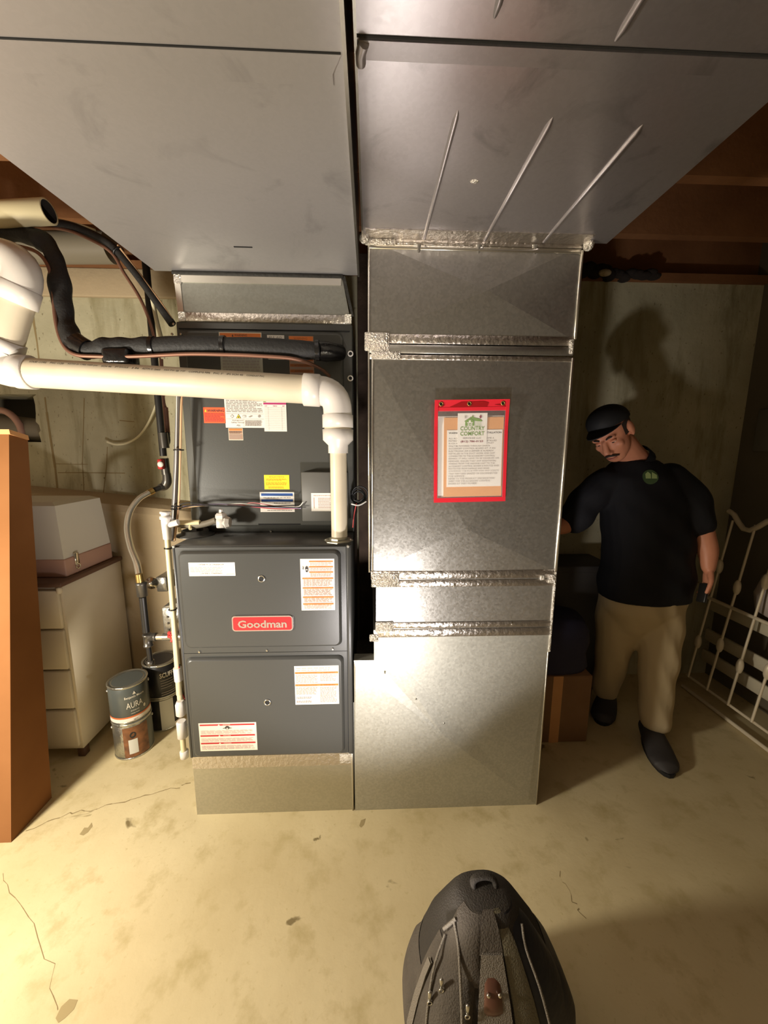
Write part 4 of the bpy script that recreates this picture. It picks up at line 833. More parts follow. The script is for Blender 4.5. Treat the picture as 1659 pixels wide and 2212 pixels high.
# round duct far left under the joists
rd = MB('duct_dull').tube([at(60, 535, Y=2.12), at(240, 535, Y=2.12)], .07, 24).build('round_duct'); tag(rd, 'dull round sheet-metal duct along the concrete wall top behind the black tubing', 'duct')

# ------------------------------------------------------------------ left side: leaning carton, dresser, case, paint cans
def shear_box(mb, x0, x1, yb0, yb1, yt0, yt1, z1, bev=0):
    """box whose top is pushed back: leaning carton"""
    mb.add([(x0, yb0, 0), (x1, yb0, 0), (x1, yb1, 0), (x0, yb1, 0), (x0, yt0, z1), (x1, yt0, z1), (x1, yt1, z1-.03), (x0, yt1, z1-.03)], [(0, 3, 2, 1), (4, 5, 6, 7), (0, 1, 5, 4), (1, 2, 6, 5), (2, 3, 7, 6), (3, 0, 4, 7)])
lc_ = thing('cardboard_carton', (-1.6, 1.3, 0), 'tall brown cardboard carton leaning back beside the white dresser', 'carton')
zt_ = 1.545
mb = MB('cardboard'); shear_box(mb, -1.95, -1.362, 1.295, 1.485, 1.545, 1.622, zt_); mb.build('body', lc_)
MB('kraft').prism([V(-1.95, 1.541, zt_-.012), V(-1.356, 1.541, zt_-.012), V(-1.356, 1.539, zt_+.006), V(-1.95, 1.539, zt_+.006)], (0, .08, -.02)).build('top_flap', lc_)

DRX, DRY0, DRY1, DRH = -1.375, 1.69, 2.12, .87
ds = thing('dresser', (-1.6, DRY0, 0), 'white chest of drawers with dark top against the concrete wall', 'dresser')
mb = MB('dresser_white'); mb.box(-1.85, DRY0+.012, .05, DRX, DRY1, DRH, .004, 1); mb.build('body', ds)
MB('dresser_top').box(-1.87, DRY0-.006, DRH, DRX+.012, DRY1, DRH+.022, .004, 1).build('top_board', ds)
zs = [.07, .27, .47, .67, .86]
for i in range(4):
    d_ = MB('dresser_white').box(-1.84, DRY0-.006, zs[i]+.006, DRX-.008, DRY0+.012, zs[i+1]-.006, .003, 1).build('drawer', ds)
    MB('iron_fitting').lathe(V(-1.62, DRY0-.006, (zs[i]+zs[i+1])/2), [(.008, 0), (.008, .01), (.016, .014), (.012, .024), (.002, .026)], (0, -1, 0), 14).build('knob', d_)
MB('dresser_white').box(DRX-.012, DRY0-.010, DRH-.03, DRX+.006, DRY0+.012, DRH, .005, 1).build('corner_block', ds)
for x, y_ in ((-1.83, DRY0+.02), (DRX-.04, DRY0+.02), (-1.83, DRY1-.05), (DRX-.04, DRY1-.05)):
    MB('dresser_top').box(x, y_, 0, x+.035, y_+.035, .05, .003, 1).build('foot', ds)

cs = thing('storage_case', (-1.52, 1.9, DRH+.022), 'pale hard case with pinkish rim and metal latch on the dresser top', 'case')
zz0 = DRH+.023; cx0, cx1, cy0, cy1 = -1.80, -1.395, 1.76, 2.08
MB('case_pink').box(cx0-.004, cy0-.004, zz0, cx1+.006, cy1, zz0+.085, .006, 2).build('lower_tray', cs)
mb = MB('case_white'); mb.loft([[V(cx0, cy0, zz0+.085), V(cx1, cy0, zz0+.085), V(cx1, cy1, zz0+.085), V(cx0, cy1, zz0+.085)], [V(cx0+.01, cy0+.015, zz0+.33), V(cx1-.02, cy0+.015, zz0+.33), V(cx1-.02, cy1-.01, zz0+.33), V(cx0+.01, cy1-.01, zz0+.33)], [V(cx0+.03, cy0+.04, zz0+.345), V(cx1-.05, cy0+.04, zz0+.345), V(cx1-.05, cy1-.04, zz0+.345), V(cx0+.03, cy1-.04, zz0+.345)]], True, False); mb.build('lid', cs)
lt_ = MB('chrome').box(cx1+.004, cy0+.05, zz0+.04, cx1+.014, cy0+.075, zz0+.10, .002, 1).build('latch', cs)
MB('chrome').torus(V(cx1+.014, cy0+.062, zz0+.035), .012, .003, (1, 0, 0), 14, 6).build('latch_loop', lt_)

# things seen in the wall opening
hz = MB('hose_pink').torus(at(8, 930, Y=2.36), .115, .018, (.15, 1, .1), 28, 10).build('hose_loop'); tag(hz, 'dull pink hose loop lying in the dark wall opening', 'hose')
zo = OZ0; tag(MB('duct_dull').tube([V(-2.35, 2.42, zo+.10), V(-1.72, 2.40, zo+.055)], [.085, .055], 18).build('old_pipe'), 'dull grey old pipe inside the dark wall opening', 'pipe')

def can(name, label, X, Y, Z, r, h, group, kind):
    t = thing(name, (X, Y, Z), label, 'paint can', group)
    body = {'aura': 'can_grey', 'stain': 'can_steel', 'scuff': 'can_black', 'plain': 'can_black'}[kind]
    MB(body).lathe((X, Y, Z), [(r-.004, 0), (r, .003), (r, h-.006), (r-.003, h-.003)], (0, 0, 1), 40).build('body', t)
    MB('can_steel').lathe((X, Y, Z), [(r+.0005, 0), (r+.002, .002), (r+.002, .007), (r+.0003, .009)], (0, 0, 1), 40, False).build('bottom_rim', t)
    MB('can_steel').lathe((X, Y, Z+h), [(r+.0005, -.010), (r+.0025, -.006), (r+.0022, 0), (r-.004, .0005), (r-.010, -.006), (r-.014, -.002), (r-.020, -.004), (.002, -.004)], (0, 0, 1), 40, False).build('lid', t)
    th0 = math.atan2(0-Y, 0-X)          # direction towards the room
    def C(a, z, lift=.0007): return V(X+(r+lift)*math.cos(th0+a), Y+(r+lift)*math.sin(th0+a), Z+z)
    def patch(name, a0, a1, z0, z1, m_, lift=.0006, n=12):
        mb = MB(m_); vs = [C(a0+(a1-a0)*k/n, z0, lift) for k in range(n+1)]+[C(a0+(a1-a0)*k/n, z1, lift) for k in range(n+1)]
        mb.add(vs, [(k, k+1, k+n+2, k+n+1) for k in range(n)], True); return mb.build(name, t)
    def word(s_, a0, a1, z0, z1, m_, bold=0.0):
        me = text_mesh(s_, bold); p, q, u, v = text_size(me); mb = MB(m_); mb.mapped(me, lambda w: C(a0+(a1-a0)*(w.x-p)/(q-p), z0+(z1-z0)*(w.y-u)/(v-u), .0016)); return mb.build('lettering', t, fix=False)
    for s_ in (-1, 1): MB('screw_metal').lathe(C(s_*1.55, h-.035, -.001), [(.007, 0), (.007, .004), (.003, .006)], C(s_*1.55, 0)-V(X, Y, Z), 10).build('bail_ear', t)
    if kind == 'aura':
        patch('orange_band', -3.1, 3.1, .026, .034, 'can_orange', .0006, 60); patch('white_band', -3.1, 3.1, .004, .026, 'can_white', .0008, 60)
        word('Benjamin Moore', -.25, .75, .122, .137, 'can_print', .01); word('AURA', -.2, .62, .075, .105, 'can_print'); word('INTERIOR', .0, .42, .058, .064, 'can_print')
        word('matte finish', .0, .42, .045, .051, 'can_print'); mb = MB('can_print'); mb.add([C(.72+.07*math.cos(a), .062+.009*math.sin(a), .0014) for a in [2*math.pi*k/14 for k in range(14)]], [list(range(14))]); mb.build('seal_mark', t)
        mb = MB('can_print'); mb.add([C(.15, .142, .0014), C(.32, .142, .0014), C(.235, .158, .0014)], [(0, 1, 2)]); mb.build('triangle_mark', t)
        word('eggshell', .08, .3, .010, .018, 'ink_dark')
    if kind == 'stain':
        patch('grey_label', .35, 1.5, .012, h-.014, 'can_grey'); patch('wood_picture', -.55, .75, .012, h-.018, 'can_wood', .0009)
        patch('colour_chip', -.30, .15, .03, .105, 'can_label', .0014)
        mb = MB('can_black'); mb.add([C(-.05+.16*math.cos(a), .128+.016*math.sin(a), .0014) for a in [2*math.pi*k/16 for k in range(16)]], [list(range(16))]); mb.build('knot_mark', t)
    if kind == 'scuff':
        word('SCUFF-X', -.12, .95, .115, .142, 'can_print', .02)
        for i, (z, l) in enumerate(((.098, .7), (.084, .8), (.070, .75), (.056, .6), (.03, .9), (.018, .8))):
            patch('print_line', -.1, -.1+l, z, z+.004, 'ink_grey', .0012, 8)
    if kind == 'plain':
        patch('paper_label', -.25, .52, .01, h-.012, 'can_label', .001); patch('white_base_band', .5, 1.9, .003, .03, 'can_white', .0008)
    return t
ca = at(268, 1643, Z=0); r_ = .083; C1 = V(ca.x+.005, ca.y+r_, 0); HC = .188
can('paint_can', 'steel paint can with wood-grain picture label, under the grey can', C1.x, C1.y, 0, r_, HC, None, 'stain')
can('paint_can', 'grey AURA paint can stacked on the can with the wood-grain label', C1.x-.004, C1.y+.004, HC+.0008, r_, HC, None, 'aura')
C2 = V(C1.x+.055, C1.y+.185, 0)
can('paint_can', 'black paint can with blank white label, bottom of its stack by the furnace', C2.x, C2.y, 0, r_, HC, None, 'plain')
can('paint_can', 'black SCUFF-X paint can with white lettering, on top of the can with blank label', C2.x+.002, C2.y, HC+.0008, r_, HC, None, 'scuff')

# ------------------------------------------------------------------ right side: boxes, bed frame, clutter
bxp = thing('moving_box', (.93, 1.85, 0), 'low brown cardboard box standing on the floor behind the tall duct', 'box')
MB('cardboard_dull').box(.76, 1.72, 0, 1.12, 2.02, .37, .004, 1).build('body', bxp)
MB('kraft').box(.92, 1.7195, .0, .97, 1.7205, .37).build('tape_strip', bxp)
mb = MB('navy_cloth'); random.seed(11)
rings = []
for z, a, b in ((.372, .17, .14), (.40, .185, .15), (.46, .18, .145), (.52, .185, .15), (.58, .18, .14), (.63, .165, .12), (.645, .12, .08), (.648, .02, .02)):
    rings.append([V(.945+a*math.copysign(abs(math.cos(t))**.6, math.cos(t))*(1+.04*math.sin(5*t+z*30)), 1.87+b*math.copysign(abs(math.sin(t))**.6, math.sin(t)), z) for t in [2*math.pi*k/28 for k in range(28)]])
mb.loft(rings); tag(mb.build('cloth_bundle'), 'dark navy folded cloth bundle on the low brown cardboard box', 'cloth')
tt = thing('storage_tote', (1.0, 2.16, 0), 'dark grey plastic tote standing against the concrete wall behind the man', 'tote')
MB('tote_grey').loft([[V(.80, 2.06, 0), V(1.34, 2.06, 0), V(1.34, 2.27, 0), V(.80, 2.27, 0)], [V(.77, 2.04, .80), V(1.37, 2.04, .80), V(1.37, 2.285, .80), V(.77, 2.285, .80)]], True, False).build('body', tt)
MB('tote_grey').box(.755, 2.03, .80, 1.385, 2.29, .84, .006, 2).build('lid', tt)

bf = thing('metal_headboard', (1.98, 1.7, 0), 'white metal headboard with spindles leaning against the dark right wall', 'headboard')
def BX(z): return 1.985+.135*z
def BPt(y_, z): return V(BX(z), y_, z)
ys = [2.13, 1.995, 1.86, 1.725, 1.59, 1.455, 1.32, 1.185]
MB('bed_white').tube([BPt(2.15, .012), BPt(1.1, .012)], .0105, 10).build('floor_rail', bf)
MB('bed_white').tube([BPt(2.15, .085)+V(.01, 0, 0), BPt(1.1, .085)+V(.01, 0, 0)], .008, 10).build('bottom_rail', bf)
MB('bed_white').tube([BPt(2.15, .60), BPt(1.1, .60)], .010, 10).build('middle_rail', bf)
pts = []
for k in range(29):
    y_ = 2.17-1.07*k/28; pts.append(BPt(y_, 1.085+.045*math.cos((2.17-y_)/.27*2*math.pi)))
MB('bed_white').tube(pts, .014, 10).build('top_rail', bf)
for i, y_ in enumerate(ys):
    MB('bed_white').tube([BPt(y_, .085), BPt(y_, 1.08)], .0065, 8).build('spindle', bf)
    for zc in ((.72,) if i % 2 else (.80,)):
        MB('bed_white').ell(BPt(y_, zc), (.018, .018, .045), None, 10, 8).build('spindle_knob', bf)
    MB('bed_white').ell(BPt(y_, .32+.05*(i % 2)), (.018, .018, .045), None, 10, 8).build('spindle_knob', bf)
for i, (z, y_) in enumerate(((.16, 1.9), (.30, 1.85), (.50, 1.8))):
    o = MB('board_white').box(2.13, 1.15, z, 2.15, 2.2, z+.075, .004, 1).build('loose_slat')
    tag(o, ('lowest', 'middle', 'topmost')[i]+' white wooden slat behind the white metal headboard', 'slat', 'white slats behind the headboard')
mb = MB('bedding'); random.seed(5)
rings = []
for z, a, b in ((.582, .04, .16), (.61, .07, .24), (.70, .075, .26), (.80, .07, .25), (.86, .05, .2), (.875, .01, .05)):
    rings.append([V(2.185+a*math.cos(t), 1.72+b*math.sin(t)*(1+.06*math.sin(4*t+z*20)), z) for t in [2*math.pi*k/24 for k in range(24)]])
mb.loft(rings); tag(mb.build('pillow'), 'pale lumpy pillow stuffed behind the white metal headboard', 'pillow')
a_, b2 = at(1627, 975, X=2.262), at(1641, 885, X=2.262)
gp = MB('panel_grey').box(2.255, 1.75, a_.z, 2.2695, a_.y, b2.z, .003, 1).build('wall_panel'); tag(gp, 'plain grey panel fixed to the dark right wall above the headboard', 'panel')
mb = MB('insulation_and_bore_shade'); random.seed(8)
for k in range(14):
    t = k/13; mb.ell((1.18+.40*t, 2.262-.02*math.sin(t*9), 2.455-.02*t+.01*math.sin(k*2.2)), (.04, .035, .038*(1-.55*t)), None, 8, 6)
io = mb.build('insulation_scrap'); tag(io, 'dark ragged insulation scrap stuffed along the wall top right of the tall duct', 'insulation')
tag(MB('rag_pale').ell((1.275, 2.205, 2.425), (.035, .02, .018), None, 12, 8).build('pale_rag'), 'small pale crumpled rag caught in the dark insulation scrap', 'rag')

# ------------------------------------------------------------------ the man
def fuse(mb, voxel, smooth=6, fac=.5):
    """voxel-union of overlapping closed pieces into one continuous surface (bmesh result in world coordinates)"""
    me = mb.mesh('tmp'); o = bpy.data.objects.new('tmp', me); COL.objects.link(o)
    md = o.modifiers.new('r', 'REMESH'); md.mode = 'VOXEL'; md.voxel_size = voxel; md.use_smooth_shade = True
    if smooth: sm = o.modifiers.new('s', 'SMOOTH'); sm.factor = fac; sm.iterations = smooth
    m2 = bpy.data.meshes.new_from_object(o.evaluated_get(bpy.context.evaluated_depsgraph_get()))
    bpy.data.objects.remove(o); bm = bmesh.new(); bm.from_mesh(m2)
    out = MB(mb.mats[0]); out.bm(bm, True); bm.free(); return out
def limb(mb, pts, rs, seg=16, flat=1.0):
    """tapered limb with round ends"""
    P = curve(pts, 5); n = len(P); k = len(rs)-1; R_ = []
    for i in range(n):
        t = i/(n-1)*k; j = min(int(t), k-1); R_.append(rs[j]*(1-(t-j))+rs[j+1]*(t-j))
    mb.tube(P, R_, seg, True, flat); mb.ell(P[0], (R_[0],)*3, None, 12, 8); mb.ell(P[-1], (R_[-1],)*3, None, 12, 8)
HC_ = V(1.085, 1.715, 1.560)       # head centre
hf = V(-.60, -.56, -.56).normalized(); hu0 = V(-.62, -.16, .80); hu = (hu0-hf*hu0.dot(hf)).normalized(); hs = hf.cross(hu).normalized()   # facing, crown, his right
HM = Matrix((hs, hf, hu)).transposed()      # local x = his right, y = face, z = crown
def HL(x, y, z): return HC_+HM @ V(x, y, z)
body = MB('skin')
# head: skull, face, jaw, nose, brow, lips, ears
body.ell(HL(0, -.012, .030), (.077, .098, .088), HM, 20, 14); body.ell(HL(0, .018, -.035), (.064, .074, .088), HM, 18, 12); body.ell(HL(0, .040, -.090), (.044, .044, .032), HM, 14, 10)
body.tube([HL(0, .088, .012), HL(0, .104, -.018), HL(0, .116, -.042)], [.010, .013, .016], 10); body.ell(HL(.013, .100, -.045), (.010, .012, .009), HM, 8, 6); body.ell(HL(-.013, .100, -.045), (.010, .012, .009), HM, 8, 6)
body.ell(HL(.030, .080, .020), (.024, .014, .010), HM, 10, 6); body.ell(HL(-.030, .080, .020), (.024, .014, .010), HM, 10, 6)
body.ell(HL(.040, .060, -.028), (.021, .018, .020), HM, 10, 6); body.ell(HL(-.040, .060, -.028), (.021, .018, .020), HM, 10, 6)
body.ell(HL(0, .088, -.068), (.024, .012, .008), HM, 10, 6); body.ell(HL(0, .086, -.080), (.020, .011, .008), HM, 10, 6)
for s_ in (-1, 1):
    body.ell(HL(s_*.080, -.012, -.004), (.010, .022, .034), HM, 10, 8); body.ell(HL(s_*.078, -.006, -.032), (.008, .010, .012), HM, 8, 6)
NB = V(1.258, 1.785, 1.43)
limb(body, [HL(0, -.03, -.05), HL(0, -.05, -.10)*.5+NB*.5, NB], [.058, .060, .068])
# trunk under the clothes
def ring_(c, rx, ry, n=24, p=.9): return [V(c[0]+rx*math.copysign(abs(math.cos(t))**p, math.cos(t)), c[1]+ry*math.copysign(abs(math.sin(t))**p, math.sin(t)), c[2]) for t in [2*math.pi*k/n for k in range(n)]]
body.loft([ring_((1.39, 1.80, .80), .15, .10), ring_((1.385, 1.80, .95), .165, .115), ring_((1.34, 1.79, 1.15), .165, .11), ring_((1.30, 1.785, 1.30), .16, .10), ring_((1.27, 1.78, 1.41), .09, .07)])
# his left arm hanging (elbow a little bent), his right arm reaching to the duct
limb(body, [(1.45, 1.755, 1.35), (1.545, 1.73, 1.20), (1.578, 1.715, 1.10)], [.055, .050, .046]); limb(body, [(1.578, 1.715, 1.10), (1.590, 1.69, 1.02), (1.583, 1.665, .945)], [.047, .043, .029])
limb(body, [(1.10, 1.785, 1.33), (1.03, 1.80, 1.22), (.985, 1.80, 1.14)], [.055, .050, .045]); limb(body, [(.985, 1.80, 1.14), (.94, 1.79, 1.12), (.895, 1.78, 1.108)], [.045, .041, .030])
def hand(mb, wrist, down, across, palm, spread=1.0, curl=.35, thumb=1):
    """down: wrist to knuckles, across: towards the thumb side, palm: palm normal"""
    d, a, n = Vector(down).normalized(), Vector(across).normalized(), Vector(palm).normalized(); w = Vector(wrist)
    Rm = Matrix((a, n, d)).transposed(); mb.ell(w+d*.045, (.038, .015, .052), Rm, 14, 10)
    for i, (o, L_) in enumerate(((.028, .072), (.010, .080), (-.009, .075), (-.027, .060))):
        k0 = w+d*.080+a*o*spread; k1 = k0+(d*.95+n*curl*.6)*L_*.45; k2 = k1+(d*.75+n*curl*1.6)*L_*.32; k3 = k2+(d*.5+n*curl*2.2)*L_*.25
        limb(mb, [w+d*.05+a*o*.8, k0, k1, k2, k3], [.010, .0095, .0085, .0078, .0068], 10)
    t0 = w+d*.025+a*.026; limb(mb, [t0, t0+d*.030+a*.026+n*.008, t0+d*.058+a*.034+n*.018, t0+d*.080+a*.034+n*.026], [.014, .0115, .010, .008], 10)
hand(body, (1.583, 1.665, .945), (-.03, -.10, -1), (-.35, -.93, .08), (-.95, .3, 0), 1.0, .30)
hand(body, (.895, 1.78, 1.108), (-.62, -.25, .75), (-.1, -.9, -.3), (-.8, .1, -.5), 1.1, .12)
# legs
limb(body, [(1.45, 1.79, .84), (1.452, 1.765, .62), (1.455, 1.735, .45)], [.085, .07, .055]); limb(body, [(1.455, 1.735, .45), (1.462, 1.735, .28), (1.468, 1.73, .10)], [.054, .05, .038])
limb(body, [(1.30, 1.82, .84), (1.305, 1.845, .62), (1.315, 1.87, .45)], [.085, .07, .055]); limb(body, [(1.315, 1.87, .45), (1.345, 1.93, .28), (1.37, 1.985, .10)], [.054, .05, .038])
man = fuse(body, .0055, 7).build('person'); tag(man, 'man in black cap, black polo shirt and khaki trousers leaning towards the tall duct', 'person')
# shirt
sh = MB('shirt_black')
sh.loft([ring_((1.39, 1.80, .755), .222, .150), ring_((1.388, 1.80, .80), .224, .155), ring_((1.385, 1.795, .93), .212, .158), ring_((1.365, 1.79, 1.06), .206, .150), ring_((1.335, 1.785, 1.18), .205, .142), ring_((1.30, 1.785, 1.29), .205, .130), ring_((1.285, 1.785, 1.36), .190, .115), ring_((1.270, 1.785, 1.41), .125, .092), ring_((1.262, 1.785, 1.44), .085, .078)])
limb(sh, [(1.42, 1.77, 1.345), (1.50, 1.745, 1.27), (1.553, 1.728, 1.155)], [.082, .083, .078]); limb(sh, [(1.13, 1.785, 1.325), (1.055, 1.795, 1.25), (1.00, 1.80, 1.155)], [.080, .080, .074])
sho = fuse(sh, .008, 5)
# loose folds
for i, p in enumerate(sho.v):
    f = .006*math.sin(p.z*38+p.x*14)*math.cos(p.x*22+p.z*7); sho.v[i] = p+V(f*.5, -f, 0)
shirt_pts = [p.copy() for p in sho.v]; shirt_faces = [list(f) for f in sho.f]; bvh = BVHTree.FromPolygons(shirt_pts, shirt_faces)
sho.build('shirt', man)
cl = MB('shirt_black'); nd = (HL(0, -.03, -.05)-NB).normalized(); cl.lathe(NB+nd*.0, [(.084, -.012), (.080, .012), (.076, .030), (.072, .028), (.074, 0)], nd, 24, False); cl.build('collar', man)
# chest emblem, laid on the cloth
def on_shirt(x, z):
    h_ = bvh.ray_cast(V(x, 1.0, z), V(0, 1, 0)); return (h_[0] or V(x, 1.65, z))+V(0, -.003, 0)
ec = at(1409, 1030, Y=1.66)
def emb(poly, m_, name, lift=0):
    MB(m_).add([on_shirt(ec.x+x, ec.z+z)+V(0, -lift, 0) for x, z in poly], [list(range(len(poly)))]).build(name, man)
emb([(.034*math.cos(2*math.pi*k/20), .032*math.sin(2*math.pi*k/20)-.002) for k in range(20)], 'patch_green', 'chest_emblem')
emb([(-.022, -.008), (.0, -.008), (.0, .012), (-.011, .022), (-.022, .012)], 'emblem_pale', 'emblem_barn', .002); emb([(.003, -.008), (.026, -.008), (.026, .008), (.006, .020)], 'emblem_pale', 'emblem_roof', .002)
# trousers
tr_ = MB('trousers_khaki')
tr_.loft([ring_((1.38, 1.81, .53), .06, .05), ring_((1.38, 1.805, .60), .14, .10), ring_((1.385, 1.80, .70), .20, .14), ring_((1.39, 1.80, .80), .208, .145), ring_((1.388, 1.80, .90), .19, .135)])
limb(tr_, [(1.462, 1.79, .74), (1.462, 1.765, .60), (1.46, 1.735, .44)], [.118, .108, .088]); limb(tr_, [(1.46, 1.735, .44), (1.466, 1.735, .27), (1.470, 1.72, .125)], [.088, .078, .074])
limb(tr_, [(1.30, 1.82, .74), (1.302, 1.845, .60), (1.315, 1.87, .44)], [.115, .106, .088]); limb(tr_, [(1.315, 1.87, .44), (1.345, 1.93, .27), (1.368, 1.98, .13)], [.088, .078, .072])
to = fuse(tr_, .009, 4)
for i, p in enumerate(to.v):
    f = .0035*math.sin(p.z*34+p.x*26+4*math.sin(p.x*9)); to.v[i] = p+V(f*.3, -f, 0)
to.build('trousers', man)
def boot(name, heel, toe, ank):
    h, t = Vector(heel), Vector(toe); d = (t-h).normalized(); s = V(0, 0, 1).cross(d); L_ = (t-h).length; rings = []
    for k in range(11):
        u = k/10; w_ = (.040+.020*math.sin(min(u*1.2, 1)*math.pi*.6))*math.sqrt(max(.02, 1-max(0, (u-.78)/.22)**2)); hh = (.095 if u < .3 else .095-.035*min(1, (u-.3)/.45))*math.sqrt(max(.1, 1-max(0, (u-.82)/.18)**2))
        c = h+d*L_*u; rings.append([c+s*w_*math.cos(a)*1.05+V(0, 0, max(0.004, hh*.5+hh*.5*math.sin(a)*1.0)) for a in [2*math.pi*j/16 for j in range(16)]])
    mb = MB('boot_dark'); mb.loft(rings); limb(mb, [h+d*.055+V(0, 0, .05), Vector(ank)], [.048, .050]); fuse(mb, .006, 3).build(name, man)
    so = MB('dark_hole'); poly = []
    for k in range(20):
        a = 2*math.pi*k/20; u = .5+.52*math.cos(a); poly.append(h+d*L_*u+s*.056*math.sin(a)*(.85+.25*u)+V(0, 0, .001))
    so.prism(poly, (0, 0, .018)); so.build('sole', man)
boot('boot', (1.475, 1.775, 0), (1.375, 1.49, 0), (1.470, 1.73, .13)); boot('boot', (1.42, 2.02, 0), (1.265, 1.835, 0), (1.37, 1.985, .13))
# cap
cp_ = MB('cap_black'); rings = []
for k in range(10):
    t = R(4+92*k/9); rings.append([HL(.084*math.sin(t)*math.cos(a), -.020+.104*math.sin(t)*math.sin(a), .050+.022*math.sin(a)*math.sin(t)+.076*math.cos(t)) for a in [2*math.pi*j/28 for j in range(28)]])
cp_.loft(rings, True); cp_.build('cap', man)
bl = MB('cap_black'); top = []; bot = []
for r_i in range(5):
    u = r_i/4
    for k in range(13):
        a = R(20+140*k/12); x = .080*math.cos(a)*(1-.08*u); y_ = -.020+.098*math.sin(a)+.078*u*math.sin(a)**1.2; z_ = .066+.004*u-.024*(math.cos(a))**2
        top.append(HL(x, y_, z_)); bot.append(HL(x, y_, z_-.004))
fs = [(r_i*13+k, r_i*13+k+1, (r_i+1)*13+k+1, (r_i+1)*13+k) for r_i in range(4) for k in range(12)]
bl.add(top, fs, True); bl.add(bot, [f[::-1] for f in fs], True); nT = len(top)
edge = [0*13+k for k in range(13)]; out = [4*13+k for k in range(13)]
bl.add([top[i] for i in out]+[bot[i] for i in out], [(k, k+1, k+14, k+13) for k in range(12)]); bl.build('cap_bill', man)
hr = MB('hair'); rings = []
for k in range(5):
    z_ = .045-.015*k; rings.append([HL(.0805*math.cos(a)*(1-.02*k), -.016+.101*math.sin(a)*(1-.03*k), z_) for a in [R(150+240*j/24) for j in range(25)]])
hr.loft(rings, False, True, False); hr.build('hair', man)
ms = MB('hair'); ms.tube(curve([HL(.030, .082, -.072), HL(.014, .099, -.060), HL(0, .103, -.057), HL(-.014, .099, -.060), HL(-.030, .082, -.072)], 4), [.003, .005, .005, .005, .003], 8); ms.build('moustache', man)
for s_ in (-1, 1):
    MB('hair').tube(curve([HL(s_*.014, .094, .020), HL(s_*.030, .092, .026), HL(s_*.048, .076, .020)], 4), [.003, .004, .002], 8).build('eyebrow', man)
    e_ = MB('eye_white').ell(HL(s_*.030, .074, -.004), (.012, .009, .004), HM, 10, 8).build('eye', man)
    MB('skin').ell(HL(s_*.030, .0755, .001), (.0145, .011, .0065), HM, 12, 8).build('eyelid', man)
    MB('dark_hole').ell(HL(s_*.030, .0815, -.0055), (.006, .003, .003), HM, 8, 6).build('iris', e_)
MB('lip').tube(curve([HL(.020, .092, -.074), HL(0, .1005, -.075), HL(-.020, .092, -.074)], 4), [.002, .0035, .002], 8).build('mouth', man)
ph_ = MB('phone_black').box(-.007, -.022, -.045, .007, .022, .045, .004, 2); mt = Matrix.Translation(V(1.543, 1.632, .835)) @ Matrix.Rotation(R(18), 4, 'Y') @ Matrix.Rotation(R(-14), 4, 'X')
ph_.v = [mt @ p for p in ph_.v]; tag(ph_.build('hand_tool'), 'small black device held in the hanging hand of the man', 'device')

# ------------------------------------------------------------------ backpack in the foreground
BC = V(.292, .735, 0)
bag = thing('backpack', (BC.x, BC.y, 0), 'grey and black tool backpack standing on the concrete floor in front of the tall duct', 'backpack')
prof = [(0, .150, .115), (.03, .172, .135), (.10, .184, .142), (.18, .182, .140), (.25, .166, .130), (.31, .142, .114), (.36, .112, .092), (.40, .086, .073), (.424, .070, .058), (.435, .052, .042), (.439, .006, .006)]
def prof_at(z):
    for (z0, a0, b0), (z1, a1, b1) in zip(prof, prof[1:]):
        if z0 <= z <= z1: t = (z-z0)/(z1-z0); return a0+(a1-a0)*t, b0+(b1-b0)*t
    return prof[-1][1:]
def bagp(ang, z, lift=0.0):
    a, b = prof_at(z); c, s = math.cos(R(ang)), math.sin(R(ang)); e = .78
    lx = .012*(z/.44)
    w_ = 1+.018*math.sin(R(ang)*7+z*18)*math.sin(z*9)
    return V(BC.x-lx*1.2+(a*w_+lift)*math.copysign(abs(c)**e, c), BC.y+.02*(z/.44)+(b*w_+lift)*math.copysign(abs(s)**e, s), z)
zz_ = [0, .012, .03, .06, .10, .14, .18, .22, .25, .28, .31, .34, .37, .395, .405, .418, .426, .432, .436, .439]
MB('bag_dark').loft([[bagp(360*k/48, z) for k in range(48)] for z in zz_]).build('shell', bag)
def bag_panel(name, a0, a1, z0, z1, m_, lift, n=10, k_=14, round_=True):
    rings = []
    for i in range(n+1):
        z = z0+(z1-z0)*i/n; e = math.sin(math.pi*i/n)**.35 if round_ else 1
        rings.append([bagp(a0+(a1-a0)*j/k_, z, .0015+lift*e*(math.sin(math.pi*j/k_)**.4 if round_ else 1)) for j in range(k_+1)])
    mb = MB(m_); vs = [p for r in rings for p in r]; w_ = k_+1
    mb.add(vs, [(i*w_+j, i*w_+j+1, (i+1)*w_+j+1, (i+1)*w_+j) for i in range(n) for j in range(k_)], True)
    vs2 = [p-(p-V(BC.x, BC.y, p.z)).normalized()*.004 for p in vs]; mb.add(vs2, [(i*w_+j, (i+1)*w_+j, (i+1)*w_+j+1, i*w_+j+1) for i in range(n) for j in range(k_)], True)
    return mb.build(name, bag)
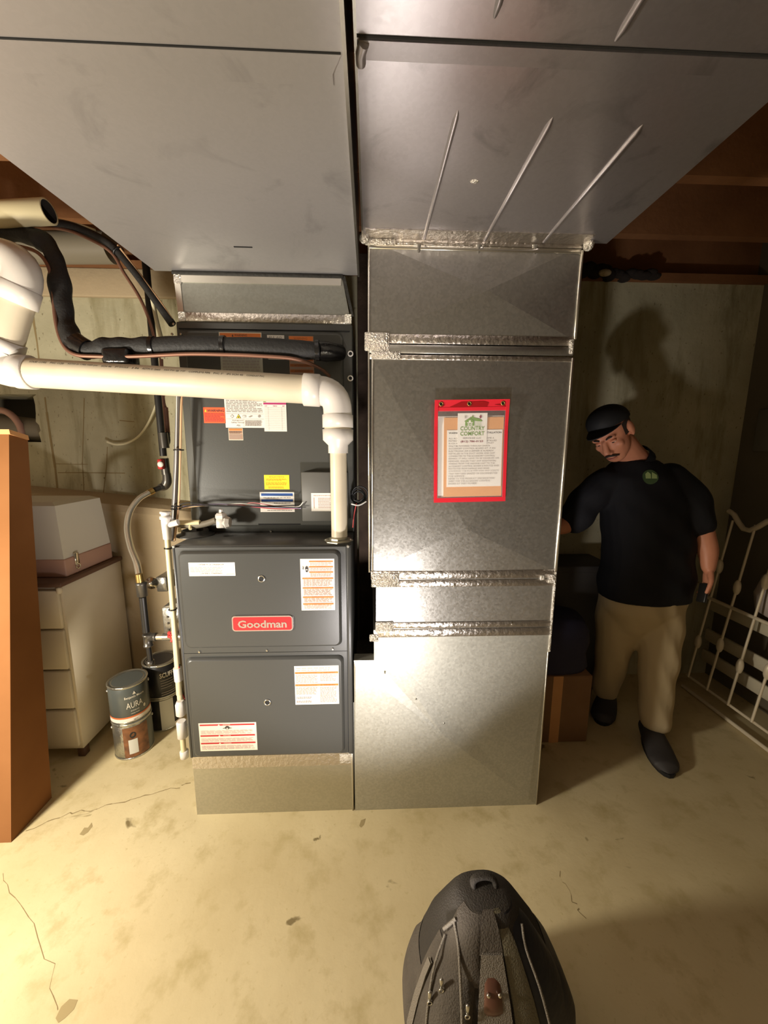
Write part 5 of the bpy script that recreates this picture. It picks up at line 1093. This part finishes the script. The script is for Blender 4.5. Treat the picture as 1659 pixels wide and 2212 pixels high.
bag_panel('front_pocket', 186, 252, .02, .36, 'bag_grey', .020); bag_panel('upper_flap', 196, 256, .33, .433, 'bag_grey', .008)
bag_panel('side_pocket', 150, 205, .03, .27, 'bag_grey', .022); bag_panel('side_pocket', -40, 20, .02, .30, 'bag_navy', .020)
bag_panel('back_panel', 296, 352, .02, .432, 'bag_navy', .012); bag_panel('olive_band', 276, 294, .04, .436, 'bag_olive', .006, 12, 6, False); bag_panel('centre_band', 254, 275, .385, .436, 'bag_grey', .006, 10, 6, False)
bag_panel('webbing_strap', 256, 274, .05, .39, 'bag_webbing', .010, 10, 6, False)
bag_panel('side_strap', 196, 202, .08, .33, 'bag_webbing', .020, 10, 3, False)
lp = bag_panel('leather_tab', 258, 272.5, .29, .366, 'bag_leather', .015, 8, 6)
for ang in (263, 269.5): MB('chrome').ell(bagp(ang, .338, .0185), (.0045, .0045, .0045), None, 10, 8).build('rivet', lp)
for pts, r in (([(252, .06), (250, .16), (247, .26), (240, .34), (226, .385), (205, .41)], .0032), ([(222, .04), (220, .14), (216, .24), (208, .33), (200, .38)], .0028), ([(297, .06), (298, .2), (300, .32), (306, .385), (320, .415)], .0028)):
    MB('bag_webbing').tube(curve([bagp(a, z, .022 if z < .36 else .011) for a, z in pts], 5), r, 8).build('zipper', bag)
for a, z in ((248, .322), (221, .335), (214, .30)):
    p = bagp(a, z, .027); o = MB('screw_metal').box(p.x-.004, p.y-.004, p.z-.012, p.x+.004, p.y+.002, p.z+.012, .002, 1).build('zipper_pull', bag)
    MB('screw_metal').torus(p+V(0, -.003, -.018), .005, .0016, (0, 1, 0), 12, 6).build('pull_ring', o)
MB('bag_webbing').tube(curve([bagp(205, .415, .010), bagp(200, .40, .014), bagp(196, .385, .014)], 4), .004, 8).build('cord_pull', bag)
tp_ = V(BC.x-.012, BC.y+.02, .439)
MB('bag_dark').tube(curve([tp_+V(-.026, .01, -.014), tp_+V(-.025, .018, .006), tp_+V(0, .022, .011), tp_+V(.025, .018, .006), tp_+V(.026, .01, -.014)], 6), .007, 10, True, 1.8).build('carry_handle', bag)
